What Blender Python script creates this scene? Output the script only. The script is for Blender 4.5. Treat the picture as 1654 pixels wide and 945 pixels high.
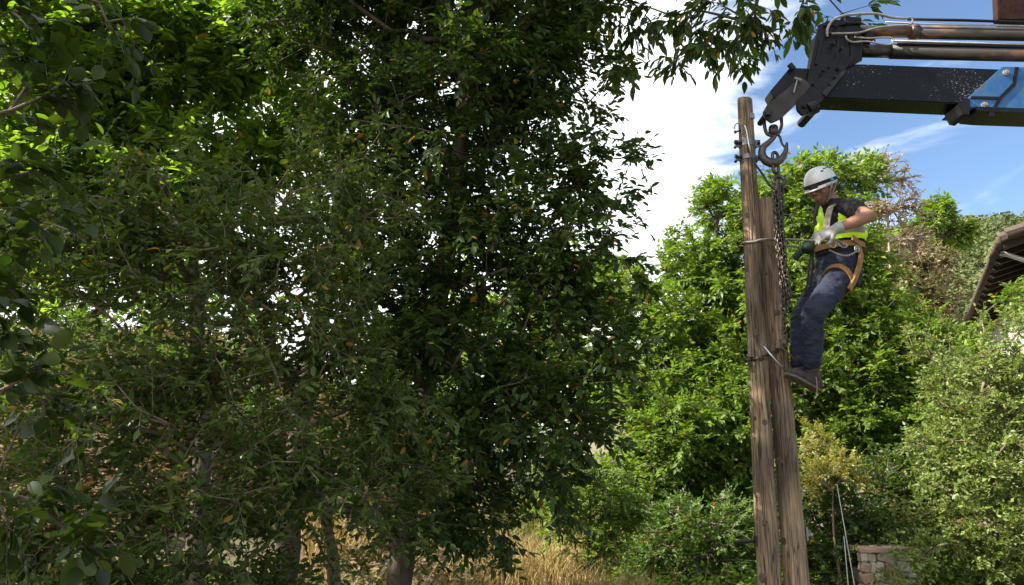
import bpy, bmesh, math, random
import numpy as np
from mathutils import Vector, Matrix, noise as mnoise
R = math.radians
random.seed(7)
rng = np.random.default_rng(11)
for o in list(bpy.data.objects):
    bpy.data.objects.remove(o)
S = bpy.context.scene
COL = S.collection

# ------------------------------------------------------------------ camera
PITCH = R(12.0); FPX = 1286.0; CAMZ = 1.6
cam_d = bpy.data.cameras.new('camera'); cam = bpy.data.objects.new('camera', cam_d); COL.objects.link(cam)
cam.location = (0, 0, CAMZ); cam.rotation_euler = (math.pi/2 + PITCH, 0, 0)
cam_d.sensor_width = 36.0; cam_d.lens = FPX/1654*36.0; cam_d.clip_end = 3000; cam_d.clip_start = 0.05
S.camera = cam

# ------------------------------------------------------------------ sky, sun, exposure
SUN_TO = Vector((-0.80, -0.14, 0.66)).normalized()
SUN_EL = math.asin(SUN_TO.z); SUN_AZ = math.atan2(SUN_TO.x, SUN_TO.y)
world = bpy.data.worlds.new('World'); S.world = world; world.use_nodes = True
wt = world.node_tree; wt.nodes.clear()
def wn(t, **kw):
    n = wt.nodes.new(t)
    for k, v in kw.items(): setattr(n, k, v)
    return n
out = wn('ShaderNodeOutputWorld'); bg = wn('ShaderNodeBackground'); bg.inputs['Strength'].default_value = 0.088
sky = wn('ShaderNodeTexSky', sky_type='NISHITA', sun_disc=False, sun_elevation=SUN_EL, sun_rotation=SUN_AZ % (2*math.pi))
sky.air_density = 1.0; sky.dust_density = 0.6; sky.ozone_density = 2.2; sky.altitude = 900
hsv = wn('ShaderNodeHueSaturation'); hsv.inputs['Saturation'].default_value = 1.03; hsv.inputs['Value'].default_value = 1.0
wt.links.new(sky.outputs[0], hsv.inputs['Color'])
tc = wn('ShaderNodeTexCoord'); sep = wn('ShaderNodeSeparateXYZ'); wt.links.new(tc.outputs['Generated'], sep.inputs[0])
mp = wn('ShaderNodeMapping'); mp.inputs['Scale'].default_value = (1.6, 1.6, 5.2); mp.inputs['Rotation'].default_value = (0.0, 0.16, 0.3)
wt.links.new(tc.outputs['Generated'], mp.inputs[0])
n1 = wn('ShaderNodeTexNoise'); n1.inputs['Scale'].default_value = 2.6; n1.inputs['Detail'].default_value = 9; n1.inputs['Roughness'].default_value = 0.58; n1.inputs['Distortion'].default_value = 0.4
wt.links.new(mp.outputs[0], n1.inputs['Vector'])
# the cloud bank lies towards the sun's side of the sky: amount = noise + k*(-x)
ma = wn('ShaderNodeMath', operation='MULTIPLY_ADD'); ma.inputs[1].default_value = -2.1; ma.inputs[2].default_value = 0.67
wt.links.new(sep.outputs['X'], ma.inputs[0])
mc = wn('ShaderNodeClamp'); mc.inputs['Min'].default_value = -0.045; mc.inputs['Max'].default_value = 0.42
wt.links.new(ma.outputs[0], mc.inputs['Value'])
ad = wn('ShaderNodeMath', operation='ADD'); wt.links.new(n1.outputs['Fac'], ad.inputs[0]); wt.links.new(mc.outputs[0], ad.inputs[1])
mr = wn('ShaderNodeMapRange', interpolation_type='SMOOTHSTEP'); mr.inputs['From Min'].default_value = 0.47; mr.inputs['From Max'].default_value = 0.80
wt.links.new(ad.outputs[0], mr.inputs['Value'])
mx = wn('ShaderNodeMix', data_type='RGBA'); wt.links.new(mr.outputs[0], mx.inputs[0]); wt.links.new(hsv.outputs[0], mx.inputs[6]); mx.inputs[7].default_value = (8.6, 8.8, 9.0, 1)
wt.links.new(mx.outputs[2], bg.inputs['Color']); wt.links.new(bg.outputs[0], out.inputs['Surface'])
sun_d = bpy.data.lights.new('sun', 'SUN'); sun_d.energy = 5.0; sun_d.angle = R(0.53); sun_d.color = (1.0, 0.94, 0.84)
sun = bpy.data.objects.new('sun', sun_d); COL.objects.link(sun); sun.location = (-30, 6, 30)
sun.rotation_euler = (-SUN_TO).to_track_quat('-Z', 'Y').to_euler()
S.view_settings.view_transform = 'Standard'; S.view_settings.look = 'None'; S.view_settings.gamma = 1.0
S.view_settings.exposure = 1.4; S.view_settings.use_curve_mapping = False
S.render.engine = 'CYCLES'
S.cycles.max_bounces = 6; S.cycles.transmission_bounces = 4; S.cycles.diffuse_bounces = 3; S.cycles.glossy_bounces = 2

# ------------------------------------------------------------------ helpers
_f = Vector((0, math.cos(PITCH), math.sin(PITCH))); _u = Vector((0, -math.sin(PITCH), math.cos(PITCH)))
def W(px, py, Y):
    """place in the world at distance Y seen at photo pixel (px, py)"""
    d = Vector((1, 0, 0))*((px-827)/FPX) + _u*((472.5-py)/FPX) + _f
    return Vector((0, 0, CAMZ)) + d*(Y/d.y)
def PXM(Y): return Y/FPX      # metres per photo pixel at distance Y
def smooth(a, b, x):
    t = np.clip((x-a)/(b-a), 0, 1); return t*t*(3-2*t)

def setp(o, label=None, cat=None, group=None, kind=None):
    if label: o['label'] = label
    if cat: o['category'] = cat
    if group: o['group'] = group
    if kind: o['kind'] = kind
    return o
def empty(name, loc, label, cat, group=None):
    o = bpy.data.objects.new(name, None); COL.objects.link(o); o.location = loc; o.empty_display_size = 0.1
    return setp(o, label, cat, group)
def link(name, me, parent=None, mat=None, smooth_=False):
    o = bpy.data.objects.new(name, me); COL.objects.link(o)
    if mat is not None and len(me.materials) == 0: me.materials.append(mat)
    if parent is not None:
        o.parent = parent
        p = parent; off = Vector((0, 0, 0))
        while p is not None: off += p.location; p = p.parent
        o.location = o.location - off
    if smooth_: me.shade_smooth()
    return o
def np_mesh(name, V, F, mat=None, attr=None):
    """V (N,3); F list of int arrays (M,k); attr: per-vertex floats 'rnd'"""
    me = bpy.data.meshes.new(name)
    V = np.asarray(V, np.float32)
    if not isinstance(F, list): F = [F]
    F = [np.asarray(f, np.int32) for f in F if len(f)]
    loops = np.concatenate([f.ravel() for f in F]); tot = np.concatenate([np.full(len(f), f.shape[1], np.int32) for f in F])
    st = np.concatenate([[0], np.cumsum(tot)[:-1]]).astype(np.int32)
    me.vertices.add(len(V)); me.vertices.foreach_set('co', V.ravel())
    me.loops.add(len(loops)); me.loops.foreach_set('vertex_index', loops)
    me.polygons.add(len(tot)); me.polygons.foreach_set('loop_start', st); me.polygons.foreach_set('loop_total', tot)
    me.update(calc_edges=True)
    if attr is not None:
        a = me.attributes.new('rnd', 'FLOAT', 'POINT'); a.data.foreach_set('value', np.asarray(attr, np.float32))
    if mat is not None: me.materials.append(mat)
    return me
def from_bm(bm, name, mat=None, recalc=True):
    if recalc: bmesh.ops.recalc_face_normals(bm, faces=bm.faces[:])
    me = bpy.data.meshes.new(name); bm.to_mesh(me); bm.free()
    if mat: me.materials.append(mat)
    return me

class MB:
    """collects shapes into one mesh"""
    def __init__(s): s.v = []; s.f = []
    def add(s, vs, fs):
        b = len(s.v); s.v += [tuple(v) for v in vs]; s.f += [tuple(i+b for i in f) for f in fs]
    def box(s, c, sx, sy, sz, M=None):
        M = M or Matrix.Identity(3)
        vs = [Vector(c)+M @ Vector((x*sx/2, y*sy/2, z*sz/2)) for x in (-1, 1) for y in (-1, 1) for z in (-1, 1)]
        s.add(vs, [(0, 1, 3, 2), (4, 6, 7, 5), (0, 4, 5, 1), (2, 3, 7, 6), (0, 2, 6, 4), (1, 5, 7, 3)])
    def tube(s, pts, rad, n=8, caps=True):
        pts = [Vector(p) for p in pts]; m = len(pts)
        if not hasattr(rad, '__len__'): rad = [rad]*m
        t0 = (pts[1]-pts[0]).normalized(); ref = Vector((0, 0, 1)) if abs(t0.z) < .9 else Vector((1, 0, 0))
        nrm = t0.cross(ref).normalized(); vs = []
        for i, p in enumerate(pts):
            t = (pts[min(i+1, m-1)]-pts[max(i-1, 0)]).normalized()
            nrm = (nrm - t*nrm.dot(t)).normalized(); b = t.cross(nrm)
            for k in range(n):
                a = 2*math.pi*k/n; vs.append(p + (nrm*math.cos(a)+b*math.sin(a))*rad[i])
        fs = [(i*n+k, i*n+(k+1) % n, (i+1)*n+(k+1) % n, (i+1)*n+k) for i in range(m-1) for k in range(n)]
        if caps: fs += [tuple(range(n-1, -1, -1)), tuple(range((m-1)*n, m*n))]
        s.add(vs, fs)
    def loft(s, rings, n=20, p=2.0):
        """rings: (centre, half-axis vector a, half-axis vector b)"""
        vs = []
        for c, a, b in rings:
            for k in range(n):
                t = 2*math.pi*k/n; ct, st_ = math.cos(t), math.sin(t)
                x = math.copysign(abs(ct)**(2/p), ct); y = math.copysign(abs(st_)**(2/p), st_)
                vs.append(Vector(c)+Vector(a)*x+Vector(b)*y)
        m = len(rings)
        fs = [(i*n+k, i*n+(k+1) % n, (i+1)*n+(k+1) % n, (i+1)*n+k) for i in range(m-1) for k in range(n)]
        fs += [tuple(range(n-1, -1, -1)), tuple(range((m-1)*n, m*n))]
        s.add(vs, fs)
    def ell(s, c, a, b, d, nu=14, nv=9):
        rings = []
        c, a, b, d = Vector(c), Vector(a), Vector(b), Vector(d)
        for i in range(nv):
            t = -math.pi/2 + math.pi*(i+.35)/(nv-.3)
            rings.append((c+d*math.sin(t), a*math.cos(t), b*math.cos(t)))
        s.loft(rings, nu)
    def limb(s, pts, rads, n=14):
        """capsule-ended tapered limb"""
        pts = [Vector(p) for p in pts]
        t = (pts[0]-pts[1]).normalized(); u = (pts[-1]-pts[-2]).normalized()
        P = [pts[0]+t*rads[0]*.85, pts[0]+t*rads[0]*.5]+pts+[pts[-1]+u*rads[-1]*.5, pts[-1]+u*rads[-1]*.85]
        r = [rads[0]*.4, rads[0]*.85]+list(rads)+[rads[-1]*.85, rads[-1]*.4]
        s.tube(P, r, n)
    def prism(s, poly, y0, th):
        """photo-traced outline (pixels) standing at distance y0, th metres deep"""
        A = [W(x, y, y0) for x, y in poly]; n = len(A)
        B = [p+Vector((0, th, 0)) for p in A]
        s.add(A+B, [tuple(range(n)), tuple(range(2*n-1, n-1, -1))]+[(i, i+n, (i+1) % n+n, (i+1) % n) for i in range(n)])
    def mesh(s, name, mat=None, bevel=0, smooth_=False):
        bm = bmesh.new(); vs = [bm.verts.new(v) for v in s.v]
        for f in s.f:
            try: bm.faces.new([vs[i] for i in f])
            except ValueError: pass
        bmesh.ops.recalc_face_normals(bm, faces=bm.faces[:])
        if bevel: bmesh.ops.bevel(bm, geom=bm.edges[:], offset=bevel, segments=2, affect='EDGES', clamp_overlap=True)
        me = from_bm(bm, name, mat, False)
        if smooth_: me.shade_smooth()
        return me
    def put(s, name, mat, parent=None, bevel=0, smooth_=False):
        return link(name, s.mesh(name, mat, bevel, smooth_), parent)
    def remesh(s, name, mat, voxel, parent=None, smooth_it=4, fn=None):
        me0 = s.mesh('tmp'); o = bpy.data.objects.new('tmp', me0); COL.objects.link(o)
        md = o.modifiers.new('r', 'REMESH'); md.mode = 'VOXEL'; md.voxel_size = voxel
        if smooth_it:
            sm = o.modifiers.new('s', 'SMOOTH'); sm.iterations = smooth_it; sm.factor = .5
        dg = bpy.context.evaluated_depsgraph_get()
        me = bpy.data.meshes.new_from_object(o.evaluated_get(dg)); me.name = name
        bpy.data.objects.remove(o); bpy.data.meshes.remove(me0)
        me.materials.clear(); me.materials.append(mat)
        if fn:
            bm = bmesh.new(); bm.from_mesh(me); bm.normal_update(); fn(bm); bm.to_mesh(me); bm.free()
        me.shade_smooth()
        return link(name, me, parent)

# ------------------------------------------------------------------ materials
def mat(name, c1, c2=None, rough=.7, scale=8, stretch=(1, 1, 1), metal=0, bump=0, bscale=None, detail=6, pos=(.35, .65), c3=None, spec=.4, dist=0.0, gap=.13):
    m = bpy.data.materials.new(name); m.use_nodes = True; nt = m.node_tree; b = nt.nodes['Principled BSDF']
    b.inputs['Roughness'].default_value = rough; b.inputs['Metallic'].default_value = metal; b.inputs['Specular IOR Level'].default_value = spec
    tcn = nt.nodes.new('ShaderNodeTexCoord'); mpn = nt.nodes.new('ShaderNodeMapping'); mpn.inputs['Scale'].default_value = stretch
    nt.links.new(tcn.outputs['Object'], mpn.inputs[0])
    nz = nt.nodes.new('ShaderNodeTexNoise'); nz.inputs['Scale'].default_value = scale; nz.inputs['Detail'].default_value = detail; nz.inputs['Roughness'].default_value = .62; nz.inputs['Distortion'].default_value = dist
    nt.links.new(mpn.outputs[0], nz.inputs['Vector'])
    cr = nt.nodes.new('ShaderNodeValToRGB'); c2 = c2 or tuple(x*.7 for x in c1)
    cr.color_ramp.elements[0].position = pos[0]; cr.color_ramp.elements[1].position = pos[1]
    cr.color_ramp.elements[0].color = (*c1, 1); cr.color_ramp.elements[1].color = (*c2, 1)
    if c3:
        e = cr.color_ramp.elements.new(min(pos[1]+gap, 1)); e.color = (*c3, 1)
    nt.links.new(nz.outputs['Fac'], cr.inputs[0]); nt.links.new(cr.outputs[0], b.inputs['Base Color'])
    if bump:
        n2 = nt.nodes.new('ShaderNodeTexNoise'); n2.inputs['Scale'].default_value = bscale or scale*2.5; n2.inputs['Detail'].default_value = 8
        nt.links.new(mpn.outputs[0], n2.inputs['Vector'])
        bp = nt.nodes.new('ShaderNodeBump'); bp.inputs['Strength'].default_value = bump; bp.inputs['Distance'].default_value = .01
        nt.links.new(n2.outputs['Fac'], bp.inputs['Height']); nt.links.new(bp.outputs[0], b.inputs['Normal'])
    return m
def leaf_mat(name, stops, trans=.35, tint=(1.5, 1.6, .5), per_object=False, rough=.45, spec=.35):
    m = bpy.data.materials.new(name); m.use_nodes = True; nt = m.node_tree; b = nt.nodes['Principled BSDF']
    outp = nt.nodes['Material Output']; b.inputs['Roughness'].default_value = rough; b.inputs['Specular IOR Level'].default_value = spec
    if per_object:
        a = nt.nodes.new('ShaderNodeObjectInfo'); fac = a.outputs['Random']
    else:
        a = nt.nodes.new('ShaderNodeAttribute'); a.attribute_name = 'rnd'; fac = a.outputs['Fac']
    cr = nt.nodes.new('ShaderNodeValToRGB'); el = cr.color_ramp.elements
    while len(el) < len(stops): el.new(.5)
    for e, (p, c) in zip(el, stops): e.position = p; e.color = (*c, 1)
    nt.links.new(fac, cr.inputs[0]); nt.links.new(cr.outputs[0], b.inputs['Base Color'])
    mul = nt.nodes.new('ShaderNodeMix'); mul.data_type = 'RGBA'; mul.blend_type = 'MULTIPLY'; mul.inputs[0].default_value = 1; mul.inputs[7].default_value = (*tint, 1)
    nt.links.new(cr.outputs[0], mul.inputs[6])
    tr = nt.nodes.new('ShaderNodeBsdfTranslucent'); nt.links.new(mul.outputs[2], tr.inputs['Color'])
    ms = nt.nodes.new('ShaderNodeMixShader'); ms.inputs[0].default_value = trans
    nt.links.new(b.outputs[0], ms.inputs[1]); nt.links.new(tr.outputs[0], ms.inputs[2]); nt.links.new(ms.outputs[0], outp.inputs['Surface'])
    return m

# ------------------------------------------------------------------ terrain
def ground_h(x, y):
    x = np.asarray(x, float); y = np.asarray(y, float)
    bank = smooth(6.8, 15, y)*smooth(1.2, -6, x)*3.6 + smooth(15, 45, y)*smooth(4, -20, x)*1.2
    hill = 64*smooth(38, 230, y)*smooth(8, 112, x) + 20*smooth(200, 500, y)*smooth(-40, 200, x)
    wob = 0.05*np.sin(x*1.3+.4*y)*np.cos(y*.9) + (smooth(45, 120, y))*2.5*np.sin(x*.07+1)*np.cos(y*.05)
    return bank+hill+wob*smooth(6, 9, y)
M_ground = mat('ground_soil', (.09, .075, .04), (.15, .125, .06), .95, 1.3, bump=.6, bscale=14, c3=(.07, .09, .03))
gx = np.concatenate([np.linspace(-420, -30, 40), np.linspace(-29, 40, 139), np.linspace(42, 420, 64)])
gy = np.concatenate([np.linspace(-120, -6, 20), np.linspace(-5, 40, 90), np.linspace(42, 700, 90)])
GX, GY = np.meshgrid(gx, gy); GZ = ground_h(GX, GY); nx, ny = len(gx), len(gy)
idx = np.arange(nx*ny).reshape(ny, nx)
F = np.stack([idx[:-1, :-1], idx[:-1, 1:], idx[1:, 1:], idx[1:, :-1]], -1).reshape(-1, 4)
g = link('ground', np_mesh('ground', np.stack([GX, GY, GZ], -1).reshape(-1, 3), F, M_ground), smooth_=True)
setp(g, 'dry earth ground rising into a bank and a wooded hill', 'ground', kind='structure')
def gz(x, y): return float(ground_h(x, y))

# ------------------------------------------------------------------ foliage machinery
def norm(v): return v/np.maximum(np.linalg.norm(v, axis=-1, keepdims=True), 1e-9)
OVAL = np.array([(0, 0, 0), (.28, .34, .10), (.66, .36, .08), (1, 0, -.10), (.66, -.36, .08), (.28, -.34, .10)], float)
OVALF = np.array([(0, 3, 2, 1), (0, 5, 4, 3)])
KITE = np.array([(0, 0, 0), (.42, .5, .12), (1, 0, -.06), (.42, -.5, .12)], float)
KITEF = np.array([(0, 2, 1), (0, 3, 2)])
ROUND = np.array([(0, 0, 0), (.14, .22, .06), (.36, .36, .10), (.62, .34, .08), (.84, .17, .0), (1, 0, -.12), (.84, -.17, .0), (.62, -.34, .08), (.36, -.36, .10), (.14, -.22, .06), (.36, 0, .02), (.62, 0, .0)], float)
ROUNDF = [np.array([(0, 10, 2, 1), (0, 9, 8, 10), (10, 11, 3, 2), (10, 8, 7, 11), (11, 5, 4, 3), (11, 7, 6, 5)])]
def leaf_geo(P, A, N, L, wd, shape, rnd):
    A = norm(A); Sd = norm(np.cross(N, A)); N = np.cross(A, Sd)
    T, TF = (OVAL, OVALF) if shape == 'oval' else (KITE, KITEF)
    k = len(T)
    V = P[:, None] + A[:, None]*(T[None, :, :1]*L[:, None, None]) + Sd[:, None]*(T[None, :, 1:2]*(L*wd)[:, None, None]) + N[:, None]*(T[None, :, 2:]*(L*.8)[:, None, None])
    Fc = (TF[None] + (np.arange(len(P))*k)[:, None, None]).reshape(-1, TF.shape[1])
    return V.reshape(-1, 3), Fc, np.repeat(rnd, k)
def frusta(P0, P1, r0, r1, n=5):
    d = norm(P1-P0); ref = np.where(np.abs(d[:, 2:]) < .9, np.array([[0, 0, 1.]]), np.array([[1., 0, 0]]))
    a = norm(np.cross(d, ref)); b = np.cross(d, a)
    t = np.arange(n)*2*math.pi/n
    ring = a[:, None]*np.cos(t)[None, :, None] + b[:, None]*np.sin(t)[None, :, None]
    V = np.concatenate([P0[:, None]+ring*r0[:, None, None], P1[:, None]+ring*r1[:, None, None]], 1)
    i = np.arange(n); j = (i+1) % n
    f = np.stack([i, j, j+n, i+n], -1)
    Fc = (f[None]+(np.arange(len(P0))*2*n)[:, None, None]).reshape(-1, 4)
    return V.reshape(-1, 3), Fc
CAMP = np.array([0, 0, CAMZ])
def project(P):
    d = P-CAMP; f = np.array(_f); u = np.array(_u); z = d @ f
    z = np.where(z < .01, .01, z)
    return 827+FPX*d[:, 0]/z, 472.5-FPX*(d @ u)/z, z

def tree(name, label, trunk, blobs, n_targets, mats, twigs=(4, .30), leaves=9, leaf=(.06, .55), shape='kite', shell=.4,
         droop=.3, spread=.9, twig_r=.0022, trunk_r=.09, n_single=0, group=None, splay=55, flat=.5, cat='tree', jitter=.35, pathw=.2, upbias=.25, sides=5, twig_sides=3, twig_draw=True, seg=.28, tip_keep=1.0):
    rg = np.random.default_rng(abs(hash(name+label)) % 1000 if False else sum(map(ord, name+label)) % 9973)
    m_leaf, m_bark, m_single = mats
    trunk = [Vector(p) for p in trunk]
    base = trunk[0].copy()
    root = empty(name, base, label, cat, group)
    # trunk as one tapered, knobbly tube
    pts = []
    for i in range(len(trunk)-1):
        n = max(2, int((trunk[i+1]-trunk[i]).length/.18))
        for k in range(n):
            t = k/n; pts.append(trunk[i].lerp(trunk[i+1], t))
    pts.append(trunk[-1])
    for i in range(2, len(pts)-2): pts[i] = (pts[i-1]+pts[i]*2+pts[i+1])/4
    nt_ = len(pts)
    rads = [trunk_r*(1-.8*i/nt_)*(1+.10*math.sin(i*1.7)+.06*math.sin(i*3.1)) + trunk_r*.5*max(0, 1-i/3) for i in range(nt_)]
    tb = MB(); P2 = [pts[0]-Vector((0, 0, .25))]+pts; tb.tube(P2, [rads[0]*1.15]+rads, 9)
    tb.put('trunk', m_bark, root, smooth_=True)
    nodes = [np.array(p) for p in pts]; par = [-1]+list(range(nt_-1)); plen = [0.0]
    for i in range(1, nt_): plen.append(plen[-1]+(pts[i]-pts[i-1]).length*.4)
    ndir = [np.array((pts[min(i+1, nt_-1)]-pts[max(i-1, 0)]).normalized()) for i in range(nt_)]
    # targets in the crown
    vol = np.array([b[1][0]*b[1][1]*b[1][2] for b in blobs])**.8; vol = vol/vol.sum()
    T = []
    for (c, r), v in zip(blobs, vol):
        k = max(3, int(round(n_targets*v))); d = norm(rg.normal(size=(k, 3))); rr = rg.random(k)**shell
        T.append(np.array(c)+d*rr[:, None]*np.array(r)*(1+.16*np.sin(d[:, :1]*5+d[:, 2:]*7+c[0])))
    T = np.concatenate(T); T = T[T[:, 2] > ground_h(T[:, 0], T[:, 1])+.12]
    tn = np.array(nodes); order = np.argsort(np.min(np.linalg.norm(T[:, None]-tn[None], axis=2), axis=1)); T = T[order]
    cap = nt_+len(T)*12; NA = np.zeros((cap, 3)); NA[:nt_] = tn; PL = np.zeros(cap); PL[:nt_] = plen; cnt = nt_
    tips = []; tdir = []
    for t in T:
        d = NA[:cnt]-t; dist = np.sqrt((d*d).sum(1)); cost = dist+pathw*PL[:cnt]+.35*np.maximum(0, -( -d[:, 2]))*.5
        cost[:2] += 2
        j = int(np.argmin(cost)); L = dist[j]
        if L < .02: continue
        p0 = NA[j]; dv = ndir[j]; n = min(10, max(1, int(L/seg)))
        ctrl = p0+dv*L*.35+np.array([0, 0, upbias*L*.5])+rg.normal(size=3)*.06*L
        ctrl = ctrl*.6+(p0+t)*.5*.4
        last = j
        for k in range(1, n+1):
            s = k/n; p = (1-s)**2*p0+2*s*(1-s)*ctrl+s*s*t
            if k < n: p = p+rg.normal(size=3)*.018*min(L, 1)
            dd = p-NA[last]; ln = np.linalg.norm(dd)+1e-9
            NA[cnt] = p; PL[cnt] = PL[last]+ln; par.append(last); ndir.append(dd/ln); last = cnt; cnt += 1
        tips.append(last); tdir.append(ndir[last])
    NA = NA[:cnt]; par = np.array(par); tips = np.array(tips); tdir = np.array(tdir)
    acc = np.zeros(cnt); acc[tips] += (twig_r*1.5)**2.2
    for i in range(cnt-1, 0, -1):
        if par[i] >= 0:
            if acc[i] == 0: acc[i] = (twig_r*1.3)**2.2
            acc[par[i]] += acc[i]
    rad = np.minimum(acc**(1/2.2), trunk_r*.75)
    ii = np.arange(nt_, cnt); pi = par[ii]
    V1, F1 = frusta(NA[pi], NA[ii], np.minimum(rad[pi], rad[ii]*1.3), rad[ii], sides)
    # leafy twigs: at the tips and along the outer branches
    k = twigs[0]; outer = np.concatenate([np.repeat(tips, k)])
    extra = ii[(rad[ii] < twig_r*3.2)]; extra = rg.choice(extra, int(min(len(extra), len(tips)*1.0)), replace=True) if len(extra) else extra
    src = np.concatenate([outer, extra]).astype(int)
    D0 = np.array(ndir)[src]; Dd = norm(D0*(1-.0)+rg.normal(size=(len(src), 3))*spread*.6+np.array([0, 0, -.15*droop]))
    Ln = twigs[1]*rg.uniform(.5, 1.25, len(src)); O = NA[src]
    U = norm(np.array([0, 0, 1.])+rg.normal(size=(len(src), 3))*flat*.6); U = norm(U-Dd*(U*Dd).sum(1, keepdims=True))
    E = O+Dd*Ln[:, None]+np.array([0, 0, -1.])*(Ln*droop*.25)[:, None]
    if twig_draw:
        V2, F2 = frusta(O, E, np.full(len(O), twig_r), np.full(len(O), twig_r*.5), twig_sides)
        link('branches', np_mesh('branches', np.concatenate([V1, V2]), [np.concatenate([F1, F2+len(V1)])], m_bark), root)
    else:
        link('branches', np_mesh('branches', V1, [F1], m_bark), root)
    nl = leaves
    s = (np.arange(nl)+.6)/nl
    sd = np.where(np.arange(nl) % 2 == 0, 1., -1.)
    Q = len(O)
    ss = np.clip(s[None]+rg.normal(size=(Q, nl))*.05, .08, 1.02)
    P = O[:, None]+(E-O)[:, None]*ss[..., None]
    Sv = np.cross(Dd, U)
    ang = np.radians(splay)*rg.uniform(.6, 1.3, (Q, nl)); ang[:, -1] *= .2
    A = Dd[:, None]*np.cos(ang)[..., None]+Sv[:, None]*(np.sin(ang)*sd[None])[..., None]+rg.normal(size=(Q, nl, 3))*jitter*.5+np.array([0, 0, -droop*.55])
    Nn = U[:, None]+rg.normal(size=(Q, nl, 3))*jitter
    P = P.reshape(-1, 3); A = norm(A.reshape(-1, 3)); Nn = norm(Nn.reshape(-1, 3))
    LL = leaf[0]*rg.uniform(.42, 1.38, len(P)); wd = leaf[1]*rg.uniform(.8, 1.2, len(P))
    rnd = np.clip(np.repeat(rg.random(Q), nl)*.45+rg.random(len(P))*.55, 0, 1)
    odd = rg.random(len(P)) < .012; rnd[odd] = .97+.03*rg.random(odd.sum()); rnd[~odd] *= .94
    if tip_keep < 1:
        kp = rg.random(len(P)) < tip_keep; P, A, Nn, LL, wd, rnd = P[kp], A[kp], Nn[kp], LL[kp], wd[kp], rnd[kp]
    keep = np.ones(len(P), bool)
    if n_single:
        px, py, z = project(P); vis = (px > 5) & (px < 1650) & (py > 5) & (py < 940)
        score = np.where(vis, LL/z, 0); pick = np.argsort(-score)[:n_single]; keep[pick] = False
        Sx = norm(np.cross(Nn[pick], A[pick])); Nx = np.cross(A[pick], Sx)
        T_, TF = (OVAL, OVALF) if shape == 'oval' else (KITE, KITEF)
        lm = np_mesh('leaf', ROUND, ROUNDF, m_single)
        bl = root.location
        for q, i in enumerate(pick):
            o = bpy.data.objects.new('leaf', lm); COL.objects.link(o); o.parent = root
            M = Matrix.Identity(4); L = float(LL[i])
            for r_ in range(3):
                M[r_][0] = float(A[i][r_])*L; M[r_][1] = float(Sx[q][r_])*L*float(wd[i]); M[r_][2] = float(Nx[q][r_])*L*.8
                M[r_][3] = float(P[i][r_])-bl[r_]
            o.matrix_local = M
    V, Fc, rn = leaf_geo(P[keep], A[keep], Nn[keep], LL[keep], wd[keep], shape, rnd[keep])
    c = link('crown', np_mesh('crown', V, Fc, m_leaf, rn), root); c['kind'] = 'stuff'
    return root
def B(px, py, Y, r, ry=None, rz=None):
    """crown lobe: centre seen at a photo pixel, radii in photo pixels at that distance (ry: depth in metres)"""
    m = PXM(Y); rx = r*m
    return (tuple(W(px, py, Y)), (rx, ry if ry else rx*.8, (rz*m if rz else rx)))
def G(px, Y):
    x = (px-827)/FPX*Y*math.cos(PITCH) if False else W(px, 745, Y).x
    return Vector((x, Y, gz(x, Y)))

M_bark = mat('bark_grey_brown', (.055, .042, .03), (.13, .10, .075), .9, 14, (1, 1, .25), bump=.8)
M_twig = mat('bark_twig', (.11, .085, .055), (.23, .18, .12), .8, 20)
M_twig_pale = mat('bark_pale', (.20, .16, .11), (.34, .27, .19), .8, 16)
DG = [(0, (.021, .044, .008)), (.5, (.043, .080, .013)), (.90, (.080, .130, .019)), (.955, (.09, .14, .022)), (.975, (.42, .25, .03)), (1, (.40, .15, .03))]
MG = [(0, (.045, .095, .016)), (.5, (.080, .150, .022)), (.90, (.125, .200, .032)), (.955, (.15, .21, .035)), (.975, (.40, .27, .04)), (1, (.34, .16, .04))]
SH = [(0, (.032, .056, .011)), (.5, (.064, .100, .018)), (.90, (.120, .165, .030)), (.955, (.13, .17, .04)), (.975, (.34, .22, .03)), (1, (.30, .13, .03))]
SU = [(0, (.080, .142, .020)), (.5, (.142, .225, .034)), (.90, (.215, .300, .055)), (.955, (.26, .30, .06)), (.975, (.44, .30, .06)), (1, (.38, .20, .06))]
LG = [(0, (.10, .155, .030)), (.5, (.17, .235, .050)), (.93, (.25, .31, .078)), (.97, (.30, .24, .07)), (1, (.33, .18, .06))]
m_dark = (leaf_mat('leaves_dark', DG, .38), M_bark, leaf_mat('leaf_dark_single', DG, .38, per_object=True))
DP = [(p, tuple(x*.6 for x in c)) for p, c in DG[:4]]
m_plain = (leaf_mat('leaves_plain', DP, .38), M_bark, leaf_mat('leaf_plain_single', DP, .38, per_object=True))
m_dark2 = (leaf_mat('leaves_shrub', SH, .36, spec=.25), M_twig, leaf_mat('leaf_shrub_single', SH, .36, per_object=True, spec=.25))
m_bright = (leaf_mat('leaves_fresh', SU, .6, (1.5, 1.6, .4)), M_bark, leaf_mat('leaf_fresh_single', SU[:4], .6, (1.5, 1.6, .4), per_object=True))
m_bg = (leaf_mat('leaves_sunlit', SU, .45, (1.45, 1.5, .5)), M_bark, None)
m_bank = (leaf_mat('leaves_bank', MG, .4), M_twig, None)
m_bush = (leaf_mat('leaves_pale_bush', LG, .33, (1.4, 1.4, .6)), M_twig, None)
YL = [(0, (.20, .22, .04)), (.6, (.31, .30, .06)), (1, (.46, .35, .08))]
m_yell = (leaf_mat('leaves_yellowish', YL, .35, (1.2, 1.2, .6)), M_twig, None)
DRY = [(0, (.24, .18, .11)), (.45, (.36, .28, .19)), (.75, (.46, .37, .27)), (.8, (.13, .16, .05)), (1, (.18, .2, .06))]
m_dry = (leaf_mat('leaves_dry', DRY, .3, (1.2, 1.1, .8)), M_twig_pale, None)
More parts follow.
